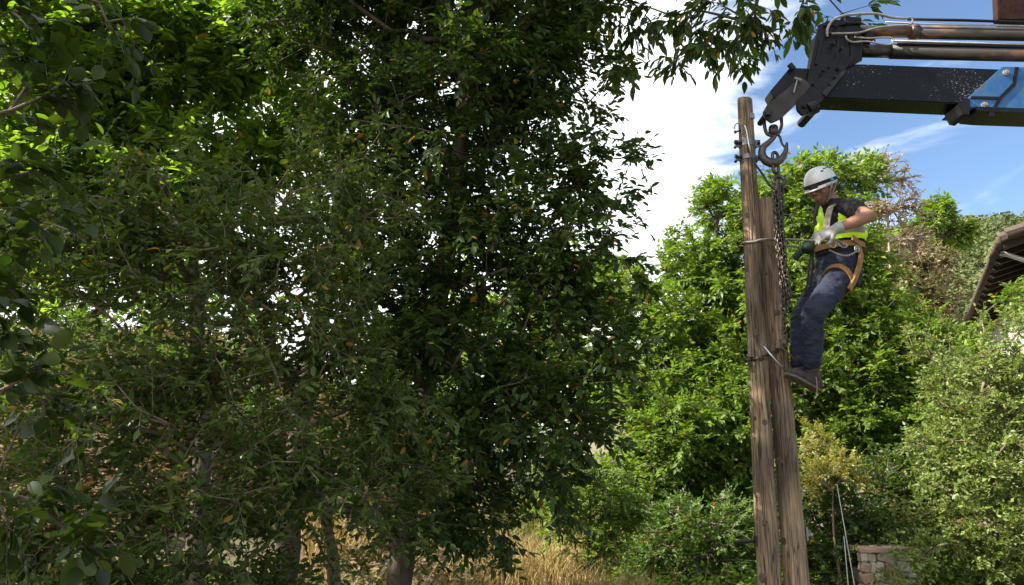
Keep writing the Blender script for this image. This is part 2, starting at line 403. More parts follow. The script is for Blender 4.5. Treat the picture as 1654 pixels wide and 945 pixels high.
DM = [(0, (.09, .12, .03)), (.48, (.15, .17, .05)), (.56, (.28, .22, .11)), (.8, (.40, .31, .18)), (1, (.22, .17, .09))]
m_drymix = (leaf_mat('leaves_dry_mixed', DM, .3, (1.2, 1.1, .7)), M_twig_pale, None)
OL = [(0, (.052, .078, .022)), (.5, (.090, .118, .034)), (1, (.16, .165, .058))]
m_hill = leaf_mat('leaves_hill', OL, .25, (1.2, 1.2, .7), rough=.7)

#@@SETTING
# ------------------------------------------------------------------ far wooded hillside (one mass)
def hill_wood():
    rg = np.random.default_rng(5); n = 2300
    az = rg.uniform(R(14), R(42), n); d = rg.uniform(70, 290, n)**1.0
    x = d*np.sin(az); y = d*np.cos(az); z = ground_h(x, y); r = rg.uniform(1.3, 3.2, n)
    m = 150
    dirs = norm(rg.normal(size=(n, m, 3))); dirs[..., 2] = np.abs(dirs[..., 2])*1.1-.25
    P = np.stack([x, y, z+r*.7], -1)[:, None]+dirs*(r[:, None, None]*rg.uniform(.75, 1.05, (n, m, 1)))
    P = P.reshape(-1, 3); N = norm(dirs.reshape(-1, 3)+rg.normal(size=(n*m, 3))*.45); A = norm(np.cross(N, rg.normal(size=(n*m, 3))))
    rnd = np.clip(np.repeat(rg.random(n), m)*.6+rg.random(n*m)*.4, 0, 1)
    V, Fc, rn = leaf_geo(P, A, N, np.repeat(r, m)*rg.uniform(.2, .36, n*m), np.full(n*m, .8), 'kite', rnd)
    o = link('hillside_wood', np_mesh('hillside_wood', V, Fc, m_hill, rn))
    setp(o, 'olive green scrub wood covering the far hillside behind the house', 'wood', kind='stuff')
hill_wood()

# ------------------------------------------------------------------ dry grass and bracken
def blades(name, label, cat, n, region, hgt, cols, wid=.006, bend=.5, seed=3, lean=(0, 0)):
    rg = np.random.default_rng(seed); x = rg.uniform(region[0], region[1], n); y = rg.uniform(region[2], region[3], n)
    cl = np.array([mnoise.noise((float(a)*1.1, float(b)*1.1, 3)) for a, b in zip(x, y)]); k = cl > -.18+.2*rg.random(n); x, y, cl = x[k], y[k], cl[k]; n = len(x)
    z = ground_h(x, y)-.01; h = hgt*rg.uniform(.35, 1.1, n)*(.7+.9*np.clip(cl+.2, 0, 1)); a = rg.uniform(0, 2*math.pi, n); w = wid*rg.uniform(.6, 1.5, n)
    d = np.stack([np.cos(a), np.sin(a), 0*a], -1); sdir = np.stack([-np.sin(a), np.cos(a), 0*a], -1)
    Pb = np.stack([x, y, z], -1); bd = bend*rg.uniform(.1, 1.2, n)
    L = np.array([lean[0], lean[1], 0])
    mid = Pb+np.array([0, 0, 1.])*(h*.55)[:, None]+d*(h*bd*.22)[:, None]+L*h[:, None]*.3; tip = Pb+np.array([0, 0, 1.])*(h*(1-.25*bd))[:, None]+d*(h*bd*.8)[:, None]+L*h[:, None]
    V = np.stack([Pb-sdir*w[:, None], Pb+sdir*w[:, None], mid-sdir*(w*.8)[:, None], mid+sdir*(w*.8)[:, None], tip], 1).reshape(-1, 3)
    b = np.arange(n)*5
    F4 = np.stack([b, b+1, b+3, b+2], -1); F3 = np.stack([b+2, b+3, b+4], -1)
    rn = np.repeat(np.clip(rg.random(n)*.7+.3*(cl+.5), 0, 1), 5)
    o = link(name, np_mesh(name, V, [F4, F3], cols, rn)); setp(o, label, cat, kind='stuff')
STRAW = [(0, (.22, .14, .045)), (.5, (.36, .26, .10)), (.85, (.46, .35, .15)), (1, (.16, .19, .045))]
M_straw = leaf_mat('straw', STRAW, .25, (1.1, 1.05, .8), rough=.6)
BRK = [(0, (.10, .072, .042)), (.45, (.20, .150, .085)), (.75, (.36, .285, .17)), (.8, (.11, .13, .04)), (1, (.17, .19, .05))]
M_brk = leaf_mat('bracken_dry', BRK, .3, (1.2, 1.0, .7), rough=.7)
GRN = [(0, (.10, .13, .03)), (.6, (.19, .20, .05)), (1, (.34, .28, .10))]
M_gr = leaf_mat('grass_yellow_green', GRN, .3, (1.2, 1.2, .6), rough=.6)
blades('dry_grass', 'straw coloured dry grass on the sunlit verge between shrubs and poles', 'grass', 20000, (-2.6, 1.5, 8.0, 12.5), .62, M_straw, .006, .9, 3)
blades('bank_grass', 'yellow green grass covering the sunny bank behind the dark trees', 'grass', 80000, (-18, 3, 11.5, 34), .6, M_gr, .012, .8, 4)
def bracken():
    rg = np.random.default_rng(8); n = 5200
    x = rg.uniform(-11.5, -.6, n); y = rg.uniform(8.6, 15, n)
    k = np.array([mnoise.noise((float(a)*.5, float(b)*.5, 9)) for a, b in zip(x, y)]) > -.22; x, y = x[k], y[k]; n = len(x)
    z = ground_h(x, y); h = rg.uniform(.35, 1.0, n); m = 12
    a = rg.uniform(0, 2*math.pi, n); d = np.stack([np.cos(a)*.55, np.sin(a)*.55, np.ones(n)*.8], -1); d = norm(d)
    s = np.linspace(.3, 1, m); P = np.stack([x, y, z], -1)[:, None]+d[:, None]*(h[:, None]*s[None])[..., None]; P[..., 2] -= (s[None]**2*h[:, None]*.28)
    side = np.stack([-np.sin(a), np.cos(a), np.zeros(n)], -1)[:, None]*np.where(np.arange(m) % 2 == 0, 1, -1)[None, :, None]
    A = norm(side+d[:, None]*.5+rg.normal(size=(n, m, 3))*.25+np.array([0, 0, -.3])); N = norm(np.array([0, 0, 1.])+rg.normal(size=(n, m, 3))*.5)
    L = (h[:, None]*.30*(1.15-s[None])+.03).ravel()
    V, Fc, rn = leaf_geo(P.reshape(-1, 3), A.reshape(-1, 3), N.reshape(-1, 3), L, np.full(n*m, .3), 'kite', np.repeat(rg.random(n), m))
    V2, F2 = frusta(np.stack([x, y, z-.05], -1), P[:, -1], np.full(n, .004), np.full(n, .002), 3)
    o = link('dry_bracken', np_mesh('dry_bracken', np.concatenate([V, V2]), [Fc, F2+len(V)], M_brk, np.concatenate([rn, np.repeat(rg.random(n), 6)])))
    setp(o, 'brown withered bracken covering the bank behind the dark shrubs', 'bracken', kind='stuff')
bracken()
def undergrowth(name, label, n, region, mat_, hmax, seed, leafL=.06):
    rg = np.random.default_rng(seed); x = rg.uniform(region[0], region[1], n); y = rg.uniform(region[2], region[3], n); z = ground_h(x, y); m = 11
    cl = np.array([mnoise.noise((float(a)*.9, float(b)*.9, seed)) for a, b in zip(x, y)]); h = hmax*(.45+.8*np.clip(cl+.25, 0, 1))*rg.uniform(.5, 1.1, n)
    a = rg.uniform(0, 2*math.pi, n); d = norm(np.stack([np.cos(a)*.5, np.sin(a)*.5, np.ones(n)], -1))
    t = rg.uniform(.15, 1, (n, m)); P = np.stack([x, y, z], -1)[:, None]+d[:, None]*(h[:, None]*t)[..., None]+rg.normal(size=(n, m, 3))*.03
    A = norm(rg.normal(size=(n, m, 3))*np.array([1, 1, .45])); N = norm(np.array([0, 0, 1.])+rg.normal(size=(n, m, 3))*.5)
    V, Fc, rn = leaf_geo(P.reshape(-1, 3), A.reshape(-1, 3), N.reshape(-1, 3), leafL*rg.uniform(.6, 1.3, n*m), np.full(n*m, .6), 'kite', np.clip(np.repeat(rg.random(n), m)*.5+rg.random(n*m)*.44, 0, 1))
    S0 = np.stack([x, y, z-.03], -1); V2, F2 = frusta(S0, S0+d*h[:, None], np.full(n, .003), np.full(n, .0015), 3)
    o = link(name, np_mesh(name, np.concatenate([V, V2]), [Fc, F2+len(V)], mat_, np.concatenate([rn, np.repeat(rg.random(n)*.4, 6)]))); setp(o, label, 'undergrowth', kind='stuff')
undergrowth('thicket_undergrowth', 'low shaded green undergrowth on the ground beneath the dark thicket', 5200, (-4.6, .4, 3.6, 8.6), m_dark2[0], .5, 21, .06)
undergrowth('verge_undergrowth', 'low leafy green undergrowth along the foot of the sunlit trees', 4200, (1.2, 9.0, 9.6, 14), m_bg[0], .55, 22, .075)

# ------------------------------------------------------------------ trees: dark foreground mass on the left
def TP(*pp): return [W(*p) for p in pp]
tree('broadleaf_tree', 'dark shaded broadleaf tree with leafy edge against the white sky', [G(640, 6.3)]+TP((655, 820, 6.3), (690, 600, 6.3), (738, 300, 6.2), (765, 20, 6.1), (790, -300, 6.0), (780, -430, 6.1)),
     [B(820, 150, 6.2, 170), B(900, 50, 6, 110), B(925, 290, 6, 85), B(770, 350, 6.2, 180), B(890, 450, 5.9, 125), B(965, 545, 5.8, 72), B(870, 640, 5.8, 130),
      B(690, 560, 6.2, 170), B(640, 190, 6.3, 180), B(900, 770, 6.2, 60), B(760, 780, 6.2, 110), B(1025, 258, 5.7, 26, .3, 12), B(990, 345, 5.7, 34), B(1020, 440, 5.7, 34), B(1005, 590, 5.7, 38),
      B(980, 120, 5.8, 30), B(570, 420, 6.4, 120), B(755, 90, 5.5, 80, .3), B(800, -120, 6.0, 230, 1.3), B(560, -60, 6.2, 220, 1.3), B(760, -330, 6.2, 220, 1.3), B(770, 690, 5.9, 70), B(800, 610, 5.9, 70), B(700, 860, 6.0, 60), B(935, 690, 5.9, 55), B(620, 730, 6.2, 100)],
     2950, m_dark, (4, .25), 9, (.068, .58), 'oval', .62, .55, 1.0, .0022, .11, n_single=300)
tree('overhanging_tree', 'tree with long drooping oval leaves reaching over the crane hook', [G(470, 6.9)]+TP((480, 700, 6.9), (560, 300, 6.7), (700, -120, 6.6), (860, -210, 6.5), (1000, -150, 6.4), (1120, -75, 6.4), (1230, -30, 6.4), (1330, -12, 6.4)),
     [B(960, 10, 6.3, 60), B(1040, 20, 6.3, 55), B(1130, 22, 6.4, 55, .5, 36), B(1215, 28, 6.4, 50, .5, 42), B(1190, 85, 6.4, 17, .2, 32), B(1085, 105, 6.4, 24, .2, 14), B(1290, 14, 6.4, 46, .4, 24), B(1395, 8, 6.5, 50, .4, 14), B(1020, 95, 6.3, 20), B(1000, -130, 6.4, 130), B(1200, -110, 6.4, 110), B(780, -250, 6.5, 220), B(1150, 60, 6.4, 30)],
     460, m_dark, (3, .19), 6, (.120, .42), 'oval', .7, 1.15, .8, .0022, .10, n_single=300, splay=42, upbias=.1)
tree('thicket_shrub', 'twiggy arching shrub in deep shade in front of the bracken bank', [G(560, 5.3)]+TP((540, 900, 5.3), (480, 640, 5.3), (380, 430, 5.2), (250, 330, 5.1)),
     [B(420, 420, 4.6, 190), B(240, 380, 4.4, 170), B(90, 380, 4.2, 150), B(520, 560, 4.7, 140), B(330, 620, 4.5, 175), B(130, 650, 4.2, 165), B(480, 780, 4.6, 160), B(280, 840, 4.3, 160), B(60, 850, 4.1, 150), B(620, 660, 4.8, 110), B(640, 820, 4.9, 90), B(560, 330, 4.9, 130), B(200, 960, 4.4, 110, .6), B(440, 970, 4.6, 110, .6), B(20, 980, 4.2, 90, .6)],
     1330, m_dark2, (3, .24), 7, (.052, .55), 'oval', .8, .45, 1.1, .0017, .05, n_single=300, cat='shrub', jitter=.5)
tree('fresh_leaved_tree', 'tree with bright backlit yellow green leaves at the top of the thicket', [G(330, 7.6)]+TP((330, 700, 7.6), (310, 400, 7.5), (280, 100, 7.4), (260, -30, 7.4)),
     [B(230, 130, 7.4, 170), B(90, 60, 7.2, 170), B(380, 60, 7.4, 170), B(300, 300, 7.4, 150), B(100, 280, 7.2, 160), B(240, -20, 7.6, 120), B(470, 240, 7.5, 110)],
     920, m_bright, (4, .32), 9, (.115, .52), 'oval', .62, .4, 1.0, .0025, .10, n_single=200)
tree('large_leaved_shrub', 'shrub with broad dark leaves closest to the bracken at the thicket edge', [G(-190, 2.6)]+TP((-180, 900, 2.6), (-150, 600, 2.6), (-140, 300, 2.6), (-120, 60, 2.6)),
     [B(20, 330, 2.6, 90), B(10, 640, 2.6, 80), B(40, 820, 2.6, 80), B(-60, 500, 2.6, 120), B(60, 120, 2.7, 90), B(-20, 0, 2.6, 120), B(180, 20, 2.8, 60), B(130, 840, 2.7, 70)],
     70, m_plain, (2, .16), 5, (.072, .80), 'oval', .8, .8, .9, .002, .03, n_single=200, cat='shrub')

# ------------------------------------------------------------------ trees: sunlit background
tree('sunlit_tree', 'bright green sunlit tree filling the gap left of the poles', [G(1130, 15)]+TP((1130, 700, 15), (1140, 500, 15), (1160, 350, 15)),
     [B(1190, 350, 15, 62), B(1120, 430, 15, 62), B(1200, 470, 15, 90), B(1080, 540, 14.6, 78), B(1170, 600, 14.4, 90), B(1060, 660, 14.2, 80), B(1150, 730, 14, 95), B(1050, 780, 14, 70), B(1150, 310, 15, 26, .6, 16), B(1010, 470, 15.5, 52), B(975, 600, 15, 60), B(1220, 800, 14, 60), B(1090, 700, 13.4, 70), B(1190, 690, 13.4, 70)],
     2100, m_bg, (5, .28), 9, (.098, .50), 'kite', .36, .35, 1.0, .004, .16, sides=4)
tree('tall_green_tree', 'tall deep green tree standing behind the worker', [G(1340, 14)]+TP((1340, 740, 14), (1345, 500, 14), (1340, 320, 14)),
     [B(1300, 300, 14, 48), B(1350, 290, 14.4, 42), B(1270, 350, 14, 70), B(1350, 400, 13.8, 78), B(1290, 480, 13.6, 85), B(1400, 500, 13.6, 70), B(1370, 600, 13.2, 80), B(1280, 620, 13.4, 75), B(1430, 600, 13.6, 55), B(1400, 710, 13.2, 75), B(1310, 740, 13.2, 70), B(1450, 690, 13.8, 40), B(1400, 280, 14.6, 30), B(1440, 800, 13.6, 60)],
     1750, m_bg, (5, .28), 9, (.095, .50), 'kite', .36, .35, 1.0, .004, .16, sides=4)
tree('withered_tree', 'thin half bare tree with pinkish dry leaves above the worker', [G(1440, 21)]+TP((1440, 700, 21), (1442, 480, 21), (1435, 380, 21), (1432, 290, 21)),
     [B(1420, 275, 21, 30), B(1452, 290, 21, 24), B(1460, 335, 21, 28), B(1420, 340, 21, 34), B(1400, 270, 20.6, 20), B(1475, 390, 21, 30)],
     120, m_dry, (4, .35), 6, (.10, .5), 'kite', .7, .3, 1.0, .010, .10, sides=4, upbias=.7)
tree('dry_leaved_tree', 'dry tan leaved tree with pale limbs in front of the hillside', [G(1500, 23)]+TP((1500, 640, 23), (1500, 520, 23), (1510, 450, 23), (1525, 405, 23)),
     [B(1482, 440, 23, 44), B(1515, 425, 23, 34), B(1460, 470, 22.6, 40), B(1505, 490, 22.6, 46), B(1450, 400, 23, 25)],
     330, m_drymix, (4, .42), 8, (.115, .5), 'kite', .75, .35, 1.0, .010, .12, sides=4)
tree('slender_green_tree', 'small feathery green tree top showing above the dry tree', [G(1520, 26)]+TP((1520, 640, 26), (1515, 480, 26), (1512, 380, 26), (1512, 345, 26)),
     [B(1512, 345, 26, 28, 1, 14), B(1488, 365, 26, 20, 1, 10), B(1545, 378, 26, 24, 1, 12)],
     110, m_bg, (4, .42), 9, (.18, .45), 'kite', .7, .3, 1.0, .010, .08, sides=4)
tree('pale_green_bush', 'large pale green small leaved bush in front of the house', [G(1570, 10.2)]+TP((1570, 860, 10.2), (1575, 700, 10.2), (1600, 560, 10.2)),
     [B(1560, 640, 10.2, 70), B(1640, 640, 10.2, 90), B(1540, 740, 10, 82), B(1630, 760, 9.8, 95), B(1520, 840, 9.8, 72), B(1600, 860, 9.6, 95), B(1680, 880, 9.6, 80), B(1500, 570, 11, 36), B(1605, 585, 10.2, 40), B(1640, 520, 10.2, 14, .3, 30), B(1488, 895, 9.0, 40), B(1455, 935, 8.9, 22), B(1590, 525, 10.3, 12, .3, 20), B(1700, 700, 10, 100), B(1760, 820, 10, 110)],
     1250, m_bush, (5, .22), 10, (.052, .55), 'kite', .42, .1, 1.0, .003, .06, sides=4, cat='bush', flat=.9, jitter=.6)
tree('leafy_sapling', 'green leafy sapling between the tall tree and the house', [G(1510, 13)]+TP((1510, 760, 13), (1510, 600, 13), (1510, 530, 13)),
     [B(1500, 545, 13, 42), B(1530, 590, 13, 48), B(1480, 620, 13, 40), B(1520, 680, 12.6, 60), B(1570, 560, 12.4, 24), B(1640, 490, 11.6, 18, .3, 34)],
     320, m_bg, (5, .30), 9, (.085, .46), 'kite', .45, .25, 1.0, .003, .05, sides=4)
tree('yellowing_shrub', 'small yellowing shrub in front of the dark thicket beside the poles', [G(1345, 9.4)]+TP((1345, 860, 9.4), (1345, 790, 9.4)),
     [B(1350, 755, 9.4, 34, .3, 20), B(1320, 715, 9.6, 26), B(1375, 775, 9.4, 24, .2, 14), B(1320, 770, 9.4, 26)],
     130, m_yell, (4, .16), 10, (.034, .5), 'kite', .6, -.1, 1.0, .002, .02, sides=4, cat='shrub')
tree('evergreen_shrub', 'dark glossy shrub beneath the yellowing one', [G(1340, 9.8)]+TP((1340, 900, 9.8), (1340, 830, 9.8)),
     [B(1330, 830, 9.8, 62), B(1390, 870, 9.8, 58), B(1320, 910, 9.6, 60), B(1420, 800, 10.2, 50), B(1440, 760, 10.4, 34), B(1280, 800, 10.2, 50)],
     360, (m_dark[0], M_twig, None), (4, .22), 9, (.06, .6), 'kite', .5, .2, 1.0, .002, .03, sides=4, cat='shrub')
tree('bramble_bush', 'brownish dark bramble bush beside the step bolt of the pole', [G(1120, 10.6)]+TP((1120, 900, 10.6), (1120, 850, 10.6)),
     [B(1110, 875, 10.6, 62), B(1180, 890, 10.6, 62), B(1060, 910, 10.8, 50), B(1190, 850, 10.8, 40)],
     400, m_bank, (4, .24), 8, (.055, .6), 'kite', .5, .2, 1.0, .003, .03, sides=4, cat='bush')
tree('verge_sapling', 'low bright green sapling on the dry grass verge', [G(950, 9.6)]+TP((950, 880, 9.6), (955, 790, 9.6)),
     [B(960, 780, 9.6, 50), B(915, 830, 9.6, 50), B(1000, 830, 9.8, 46), B(960, 880, 9.6, 40), B(880, 790, 10, 30)],
     190, m_bg, (4, .24), 9, (.065, .48), 'kite', .5, .25, 1.0, .003, .025, sides=4, cat='sapling')
tree('meadow_tree', 'sunny light green tree on the bank glimpsed through the dark leaves', [G(760, 19)]+TP((760, 640, 19), (770, 520, 19)),
     [B(780, 520, 19, 110), B(900, 470, 19, 80), B(680, 590, 19, 90), B(880, 580, 18, 90), B(960, 440, 19, 50), B(720, 660, 17, 85), B(610, 650, 17, 80), B(860, 690, 16, 70)],
     620, m_bg, (5, .45), 8, (.15, .5), 'kite', .4, .3, 1.0, .006, .12, sides=4)
tree('bank_shrub', 'dull green shrub growing among the withered bracken', [G(130, 10.5)]+TP((130, 640, 10.5), (135, 560, 10.5)),
     [B(120, 540, 10.5, 95, .8, 60), B(30, 600, 10.3, 70), B(220, 580, 10.6, 80), B(330, 610, 10.6, 80, .8, 60), B(420, 660, 10.4, 60)],
     200, m_bank, (4, .26), 8, (.07, .55), 'kite', .6, .2, 1.0, .003, .04, sides=4, cat='shrub')
tree('bank_tree', 'light green tree behind the bracken bank', [G(160, 20)]+TP((160, 560, 20), (170, 420, 20)),
     [B(150, 420, 20, 120), B(280, 470, 20, 100), B(40, 400, 20, 110), B(380, 520, 20, 70), B(140, 300, 20, 80)],
     420, m_bg, (5, .45), 8, (.16, .5), 'kite', .4, .3, 1.0, .006, .12, sides=4)

# ------------------------------------------------------------------ unseen tree added left of the frame to shade the thicket
tree('roadside_tree', 'leafy roadside tree beside the thicket, left of the view', [Vector((-6.8, 4.6, gz(-6.8, 4.6))), Vector((-6.7, 4.6, 2.5)), Vector((-6.3, 4.7, 5)), Vector((-5.8, 4.8, 7.5))],
     [((-5.8, 4.2, 6.3), (2.0, 1.4, 1.8)), ((-4.4, 4.2, 6.9), (1.6, 1.2, 1.3)), ((-7.4, 4.6, 5.2), (2.0, 2.0, 2.0)), ((-5.9, 2.5, 5.4), (2.0, 1.7, 2.0)), ((-6.0, 4.0, 3.2), (1.5, 1.3, 1.4))],
     230, m_dark, (5, .45), 9, (.17, .62), 'kite', .6, .4, 1.0, .006, .16, sides=4)
# ------------------------------------------------------------------ house at the right edge
M_plaster = mat('plaster_grey', (.42, .40, .36), (.30, .28, .25), .9, 3, bump=.4, bscale=30, c3=(.48, .46, .42))
M_stone = mat('stone_pale', (.55, .48, .38), (.38, .33, .26), .9, 5, bump=.7, bscale=22, c3=(.50, .44, .37))
M_stone2 = mat('stone_pink', (.46, .32, .22), (.34, .22, .15), .9, 6, bump=.7, bscale=22, c3=(.50, .40, .32))
M_mortar = mat('mortar', (.36, .32, .27), (.26, .23, .19), .95, 12, bump=.5)
M_roofwood = mat('eave_wood', (.035, .024, .017), (.07, .048, .034), .85, 6, (1, 1, 1), bump=.4)
M_tile = mat('roof_tile', (.075, .055, .045), (.12, .09, .07), .9, 8, bump=.5)
M_zinc = mat('zinc_pale', (.55, .55, .55), (.42, .42, .42), .45, 9, metal=.3)
M_glass = mat('window_dark', (.02, .025, .03), (.03, .035, .04), .1, 3)
def stone_mesh(seed, sx, sy, sz, m):
    rg = random.Random(seed); b = MB(); b.box((0, 0, 0), sx, sy, sz); me0 = b.mesh('stone')
    bm = bmesh.new(); bm.from_mesh(me0); bmesh.ops.bevel(bm, geom=bm.edges[:], offset=min(sx, sy, sz)*.16, segments=1, affect='EDGES')
    for v in bm.verts: v.co += Vector((rg.uniform(-1, 1), rg.uniform(-1, 1), rg.uniform(-1, 1)))*min(sx, sy, sz)*.07
    return from_bm(bm, 'stone', m)
def house():
    E0 = W(1620, 388, 14); d = Vector((math.sin(R(26)), math.cos(R(26)), 0)); p = Vector((d.y, -d.x, 0)); up = Vector((0, 0, 1))
    Mx = Matrix((p, d, up)).transposed()      # local x = p, y = d
    Lh, Wd = 11.5, 7.0; ez = E0.z
    c0 = E0 + p*.62 + d*.35; c0.z = 0
    root = empty('stone_house', c0, 'stone and plaster house with dark wooden eaves behind the pale bush', 'house')
    L = lambda x, y, z: Vector((E0.x, E0.y, 0))+p*x+d*y+up*z
    top = ez-.12
    b = MB(); b.box(L(.62+.15, .35+Lh/2-.3, top/2), .3, Lh-.6, top, Mx); b.put('wall', M_plaster, root)
    b = MB(); b.box(L(.62+Wd/2, .35+.16, top/2+.15), Wd-.02, .32, top+.3, Mx); b.put('end_wall', M_mortar, root)
    rg = random.Random(4)
    z = 0.2; k = 0
    while z < top-.1:      # rough corner stones and facing stones of the end wall
        h = rg.uniform(.22, .36); x = .60; r = 0
        while x < 3.2:
            w = rg.uniform(.3, .55) if (r or k % 2) else rg.uniform(.42, .62)
            o = link('stone', stone_mesh(rg.random(), w-.03, .12 if r else .36, h-.03, M_stone if rg.random() < .75 else M_stone2), root)
            o.location = L(x+w/2-.02, .30 if r else .47-.0, z+h/2)-root.location; o.rotation_euler = (0, 0, math.atan2(p.y, p.x)); x += w; r += 1
        z += h; k += 1
    # roof: two slabs, boarded soffit, rafters, tiles along the eave
    pit = math.tan(R(16)); hw = Wd/2+.62
    rf = MB()
    def slab(x0, x1, z0, z1, t, y0, y1):
        q = [L(x0, y0, z0), L(x1, y0, z1), L(x1, y1, z1), L(x0, y1, z0)]; q2 = [v+up*t for v in q]
        return q+q2, [(3, 2, 1, 0), (4, 5, 6, 7), (0, 1, 5, 4), (1, 2, 6, 5), (2, 3, 7, 6), (3, 0, 4, 7)]
    rf.add(*slab(0, hw, ez, ez+hw*pit, .07, 0, Lh+.4)); rf.add(*slab(hw, 2*hw, ez+hw*pit, ez, .07, 0, Lh+.4))
    roof = rf.put('roof', M_roofwood, root)
    for i in range(17):
        y = .25+i*.68; rb = MB(); v, f = slab(.03, 1.3, ez-.12+.03*pit, ez-.12+1.3*pit, .117, y, y+.09); rb.add(v, f); rb.put('rafter', M_roofwood, root)
    for i in range(40):
        y = .02+i*.29; t = MB()
        t.tube([L(-.05, y+.13, ez+.085), L(.45, y+.13, ez+.085+.5*pit)], [.085, .075], 8); t.put('tile', M_tile, root)
    for i in range(9):
        x = .05+i*.28; t = MB(); t.tube([L(x, -.05, ez+.10+x*pit), L(x+.32, -.05, ez+.09+(x+.32)*pit)], [.09, .08], 8); t.put('tile', M_tile, root)
    t = MB(); t.tube([L(.0, .62, ez-.10), L(.12, .62, ez-.14), L(.52, .62, ez-.36), L(.58, .62, ez-.55), L(.58, .62, .1)], .045, 10); t.put('downpipe', M_zinc, root, smooth_=True)
    g_ = MB(); g_.tube([L(-.07, .0, ez-.03), L(-.07, Lh+.3, ez-.03)], .055, 10); g_.put('gutter', M_roofwood, root, smooth_=True)
    for yy in (4.2, 8.0):
        w = MB(); w.box(L(.60, yy, 3.2), .06, .9, 1.2, Mx); wo = w.put('window', M_roofwood, root)
        q = MB(); q.box(L(.575, yy, 3.2), .03, .72, 1.02, Mx); q.put('pane', M_glass, wo)
house()
def stone_pillar():
    rg = random.Random(9); base = W(1428, 960, 9.3); base.z = gz(base.x, base.y)
    top = W(1428, 903, 9.3).z
    root = empty('stone_wall_stub', base, 'low stub of pinkish rubble wall below the pale bush', 'wall')
    b = MB(); b.box(base+Vector((.02, .14, (top-base.z)/2-.06)), .50, .24, top-base.z-.1); b.put('core', M_mortar, root)
    z = base.z
    while z < top-.02:
        h = rg.uniform(.06, .12); x = -.26
        while x < .22:
            w = rg.uniform(.07, .20); o = link('stone', stone_mesh(rg.random(), w-.006, .12, h-.004, M_stone if rg.random() < .65 else M_stone2), root)
            o.location = Vector((x+w/2, -.02+rg.uniform(-.02, .02), z+h/2-base.z)); o.rotation_euler = (rg.uniform(-.15, .15), rg.uniform(-.22, .22), rg.uniform(-.2, .2)); x += w
        z += h
    for i in range(2):
        o = link('cap_stone', stone_mesh(i+40, .30, .42, .05, M_stone2), root); o.location = Vector((-.12+i*.29, .1, z+.03-base.z)); o.rotation_euler = (0, .02*i, .03*i)
stone_pillar()

# ------------------------------------------------------------------ wooden poles
def wood_mat():
    m = bpy.data.materials.new('weathered_wood'); m.use_nodes = True; nt = m.node_tree; b = nt.nodes['Principled BSDF']; b.inputs['Roughness'].default_value = .85; b.inputs['Specular IOR Level'].default_value = .25
    N = nt.nodes.new; tcn = N('ShaderNodeTexCoord'); mp1 = N('ShaderNodeMapping'); mp1.inputs['Scale'].default_value = (1, 1, .045)
    nt.links.new(tcn.outputs['Object'], mp1.inputs[0])
    wv = N('ShaderNodeTexNoise'); wv.inputs['Scale'].default_value = 60; wv.inputs['Detail'].default_value = 7; wv.inputs['Roughness'].default_value = .65; wv.inputs['Distortion'].default_value = 1.2
    nt.links.new(mp1.outputs[0], wv.inputs[0])
    cr = N('ShaderNodeValToRGB'); e = cr.color_ramp.elements; e[0].position = .34; e[0].color = (.05, .039, .030, 1); e[1].position = .72; e[1].color = (.34, .285, .215, 1)
    q = e.new(.48); q.color = (.205, .155, .108, 1)
    nt.links.new(wv.outputs['Fac'], cr.inputs[0])
    n2 = N('ShaderNodeTexNoise'); n2.inputs['Scale'].default_value = 2.6; n2.inputs['Detail'].default_value = 5
    mp2 = N('ShaderNodeMapping'); mp2.inputs['Scale'].default_value = (2, 2, .7); nt.links.new(tcn.outputs['Object'], mp2.inputs[0]); nt.links.new(mp2.outputs[0], n2.inputs[0])
    c2 = N('ShaderNodeValToRGB'); e = c2.color_ramp.elements; e[0].position = .36; e[0].color = (.42, .41, .40, 1); e[1].position = .62; e[1].color = (1.25, 1.15, 1.02, 1)
    nt.links.new(n2.outputs['Fac'], c2.inputs[0])
    mm = N('ShaderNodeMix'); mm.data_type = 'RGBA'; mm.blend_type = 'MULTIPLY'; mm.inputs[0].default_value = 1; nt.links.new(cr.outputs[0], mm.inputs[6]); nt.links.new(c2.outputs[0], mm.inputs[7])
    n3 = N('ShaderNodeTexNoise'); n3.inputs['Scale'].default_value = 26; n3.inputs['Detail'].default_value = 3; n3.inputs['Distortion'].default_value = .6
    mp3 = N('ShaderNodeMapping'); mp3.inputs['Scale'].default_value = (1, 1, .03); nt.links.new(tcn.outputs['Object'], mp3.inputs[0]); nt.links.new(mp3.outputs[0], n3.inputs[0])
    sb_ = N('ShaderNodeMath'); sb_.operation = 'SUBTRACT'; sb_.inputs[1].default_value = .5; nt.links.new(n3.outputs['Fac'], sb_.inputs[0])
    ab_ = N('ShaderNodeMath'); ab_.operation = 'ABSOLUTE'; nt.links.new(sb_.outputs[0], ab_.inputs[0])
    mr_ = N('ShaderNodeMapRange'); mr_.inputs['From Min'].default_value = .004; mr_.inputs['From Max'].default_value = .020; mr_.inputs['To Min'].default_value = .22; nt.links.new(ab_.outputs[0], mr_.inputs['Value'])
    mk = N('ShaderNodeMix'); mk.data_type = 'RGBA'; mk.blend_type = 'MULTIPLY'; mk.inputs[0].default_value = 1; nt.links.new(mm.outputs[2], mk.inputs[6]); nt.links.new(mr_.outputs[0], mk.inputs[7])
    nt.links.new(mk.outputs[2], b.inputs['Base Color'])
    bp = N('ShaderNodeBump'); bp.inputs['Strength'].default_value = 1.0; bp.inputs['Distance'].default_value = .009; nt.links.new(wv.outputs['Fac'], bp.inputs['Height']); nt.links.new(bp.outputs[0], b.inputs['Normal'])
    return m
M_wood = wood_mat()
M_knot = mat('knot_wood', (.045, .028, .018), (.13, .085, .05), .8, 40, bump=.5)
M_endgrain = mat('end_grain', (.26, .20, .14), (.36, .29, .20), .9, 30)
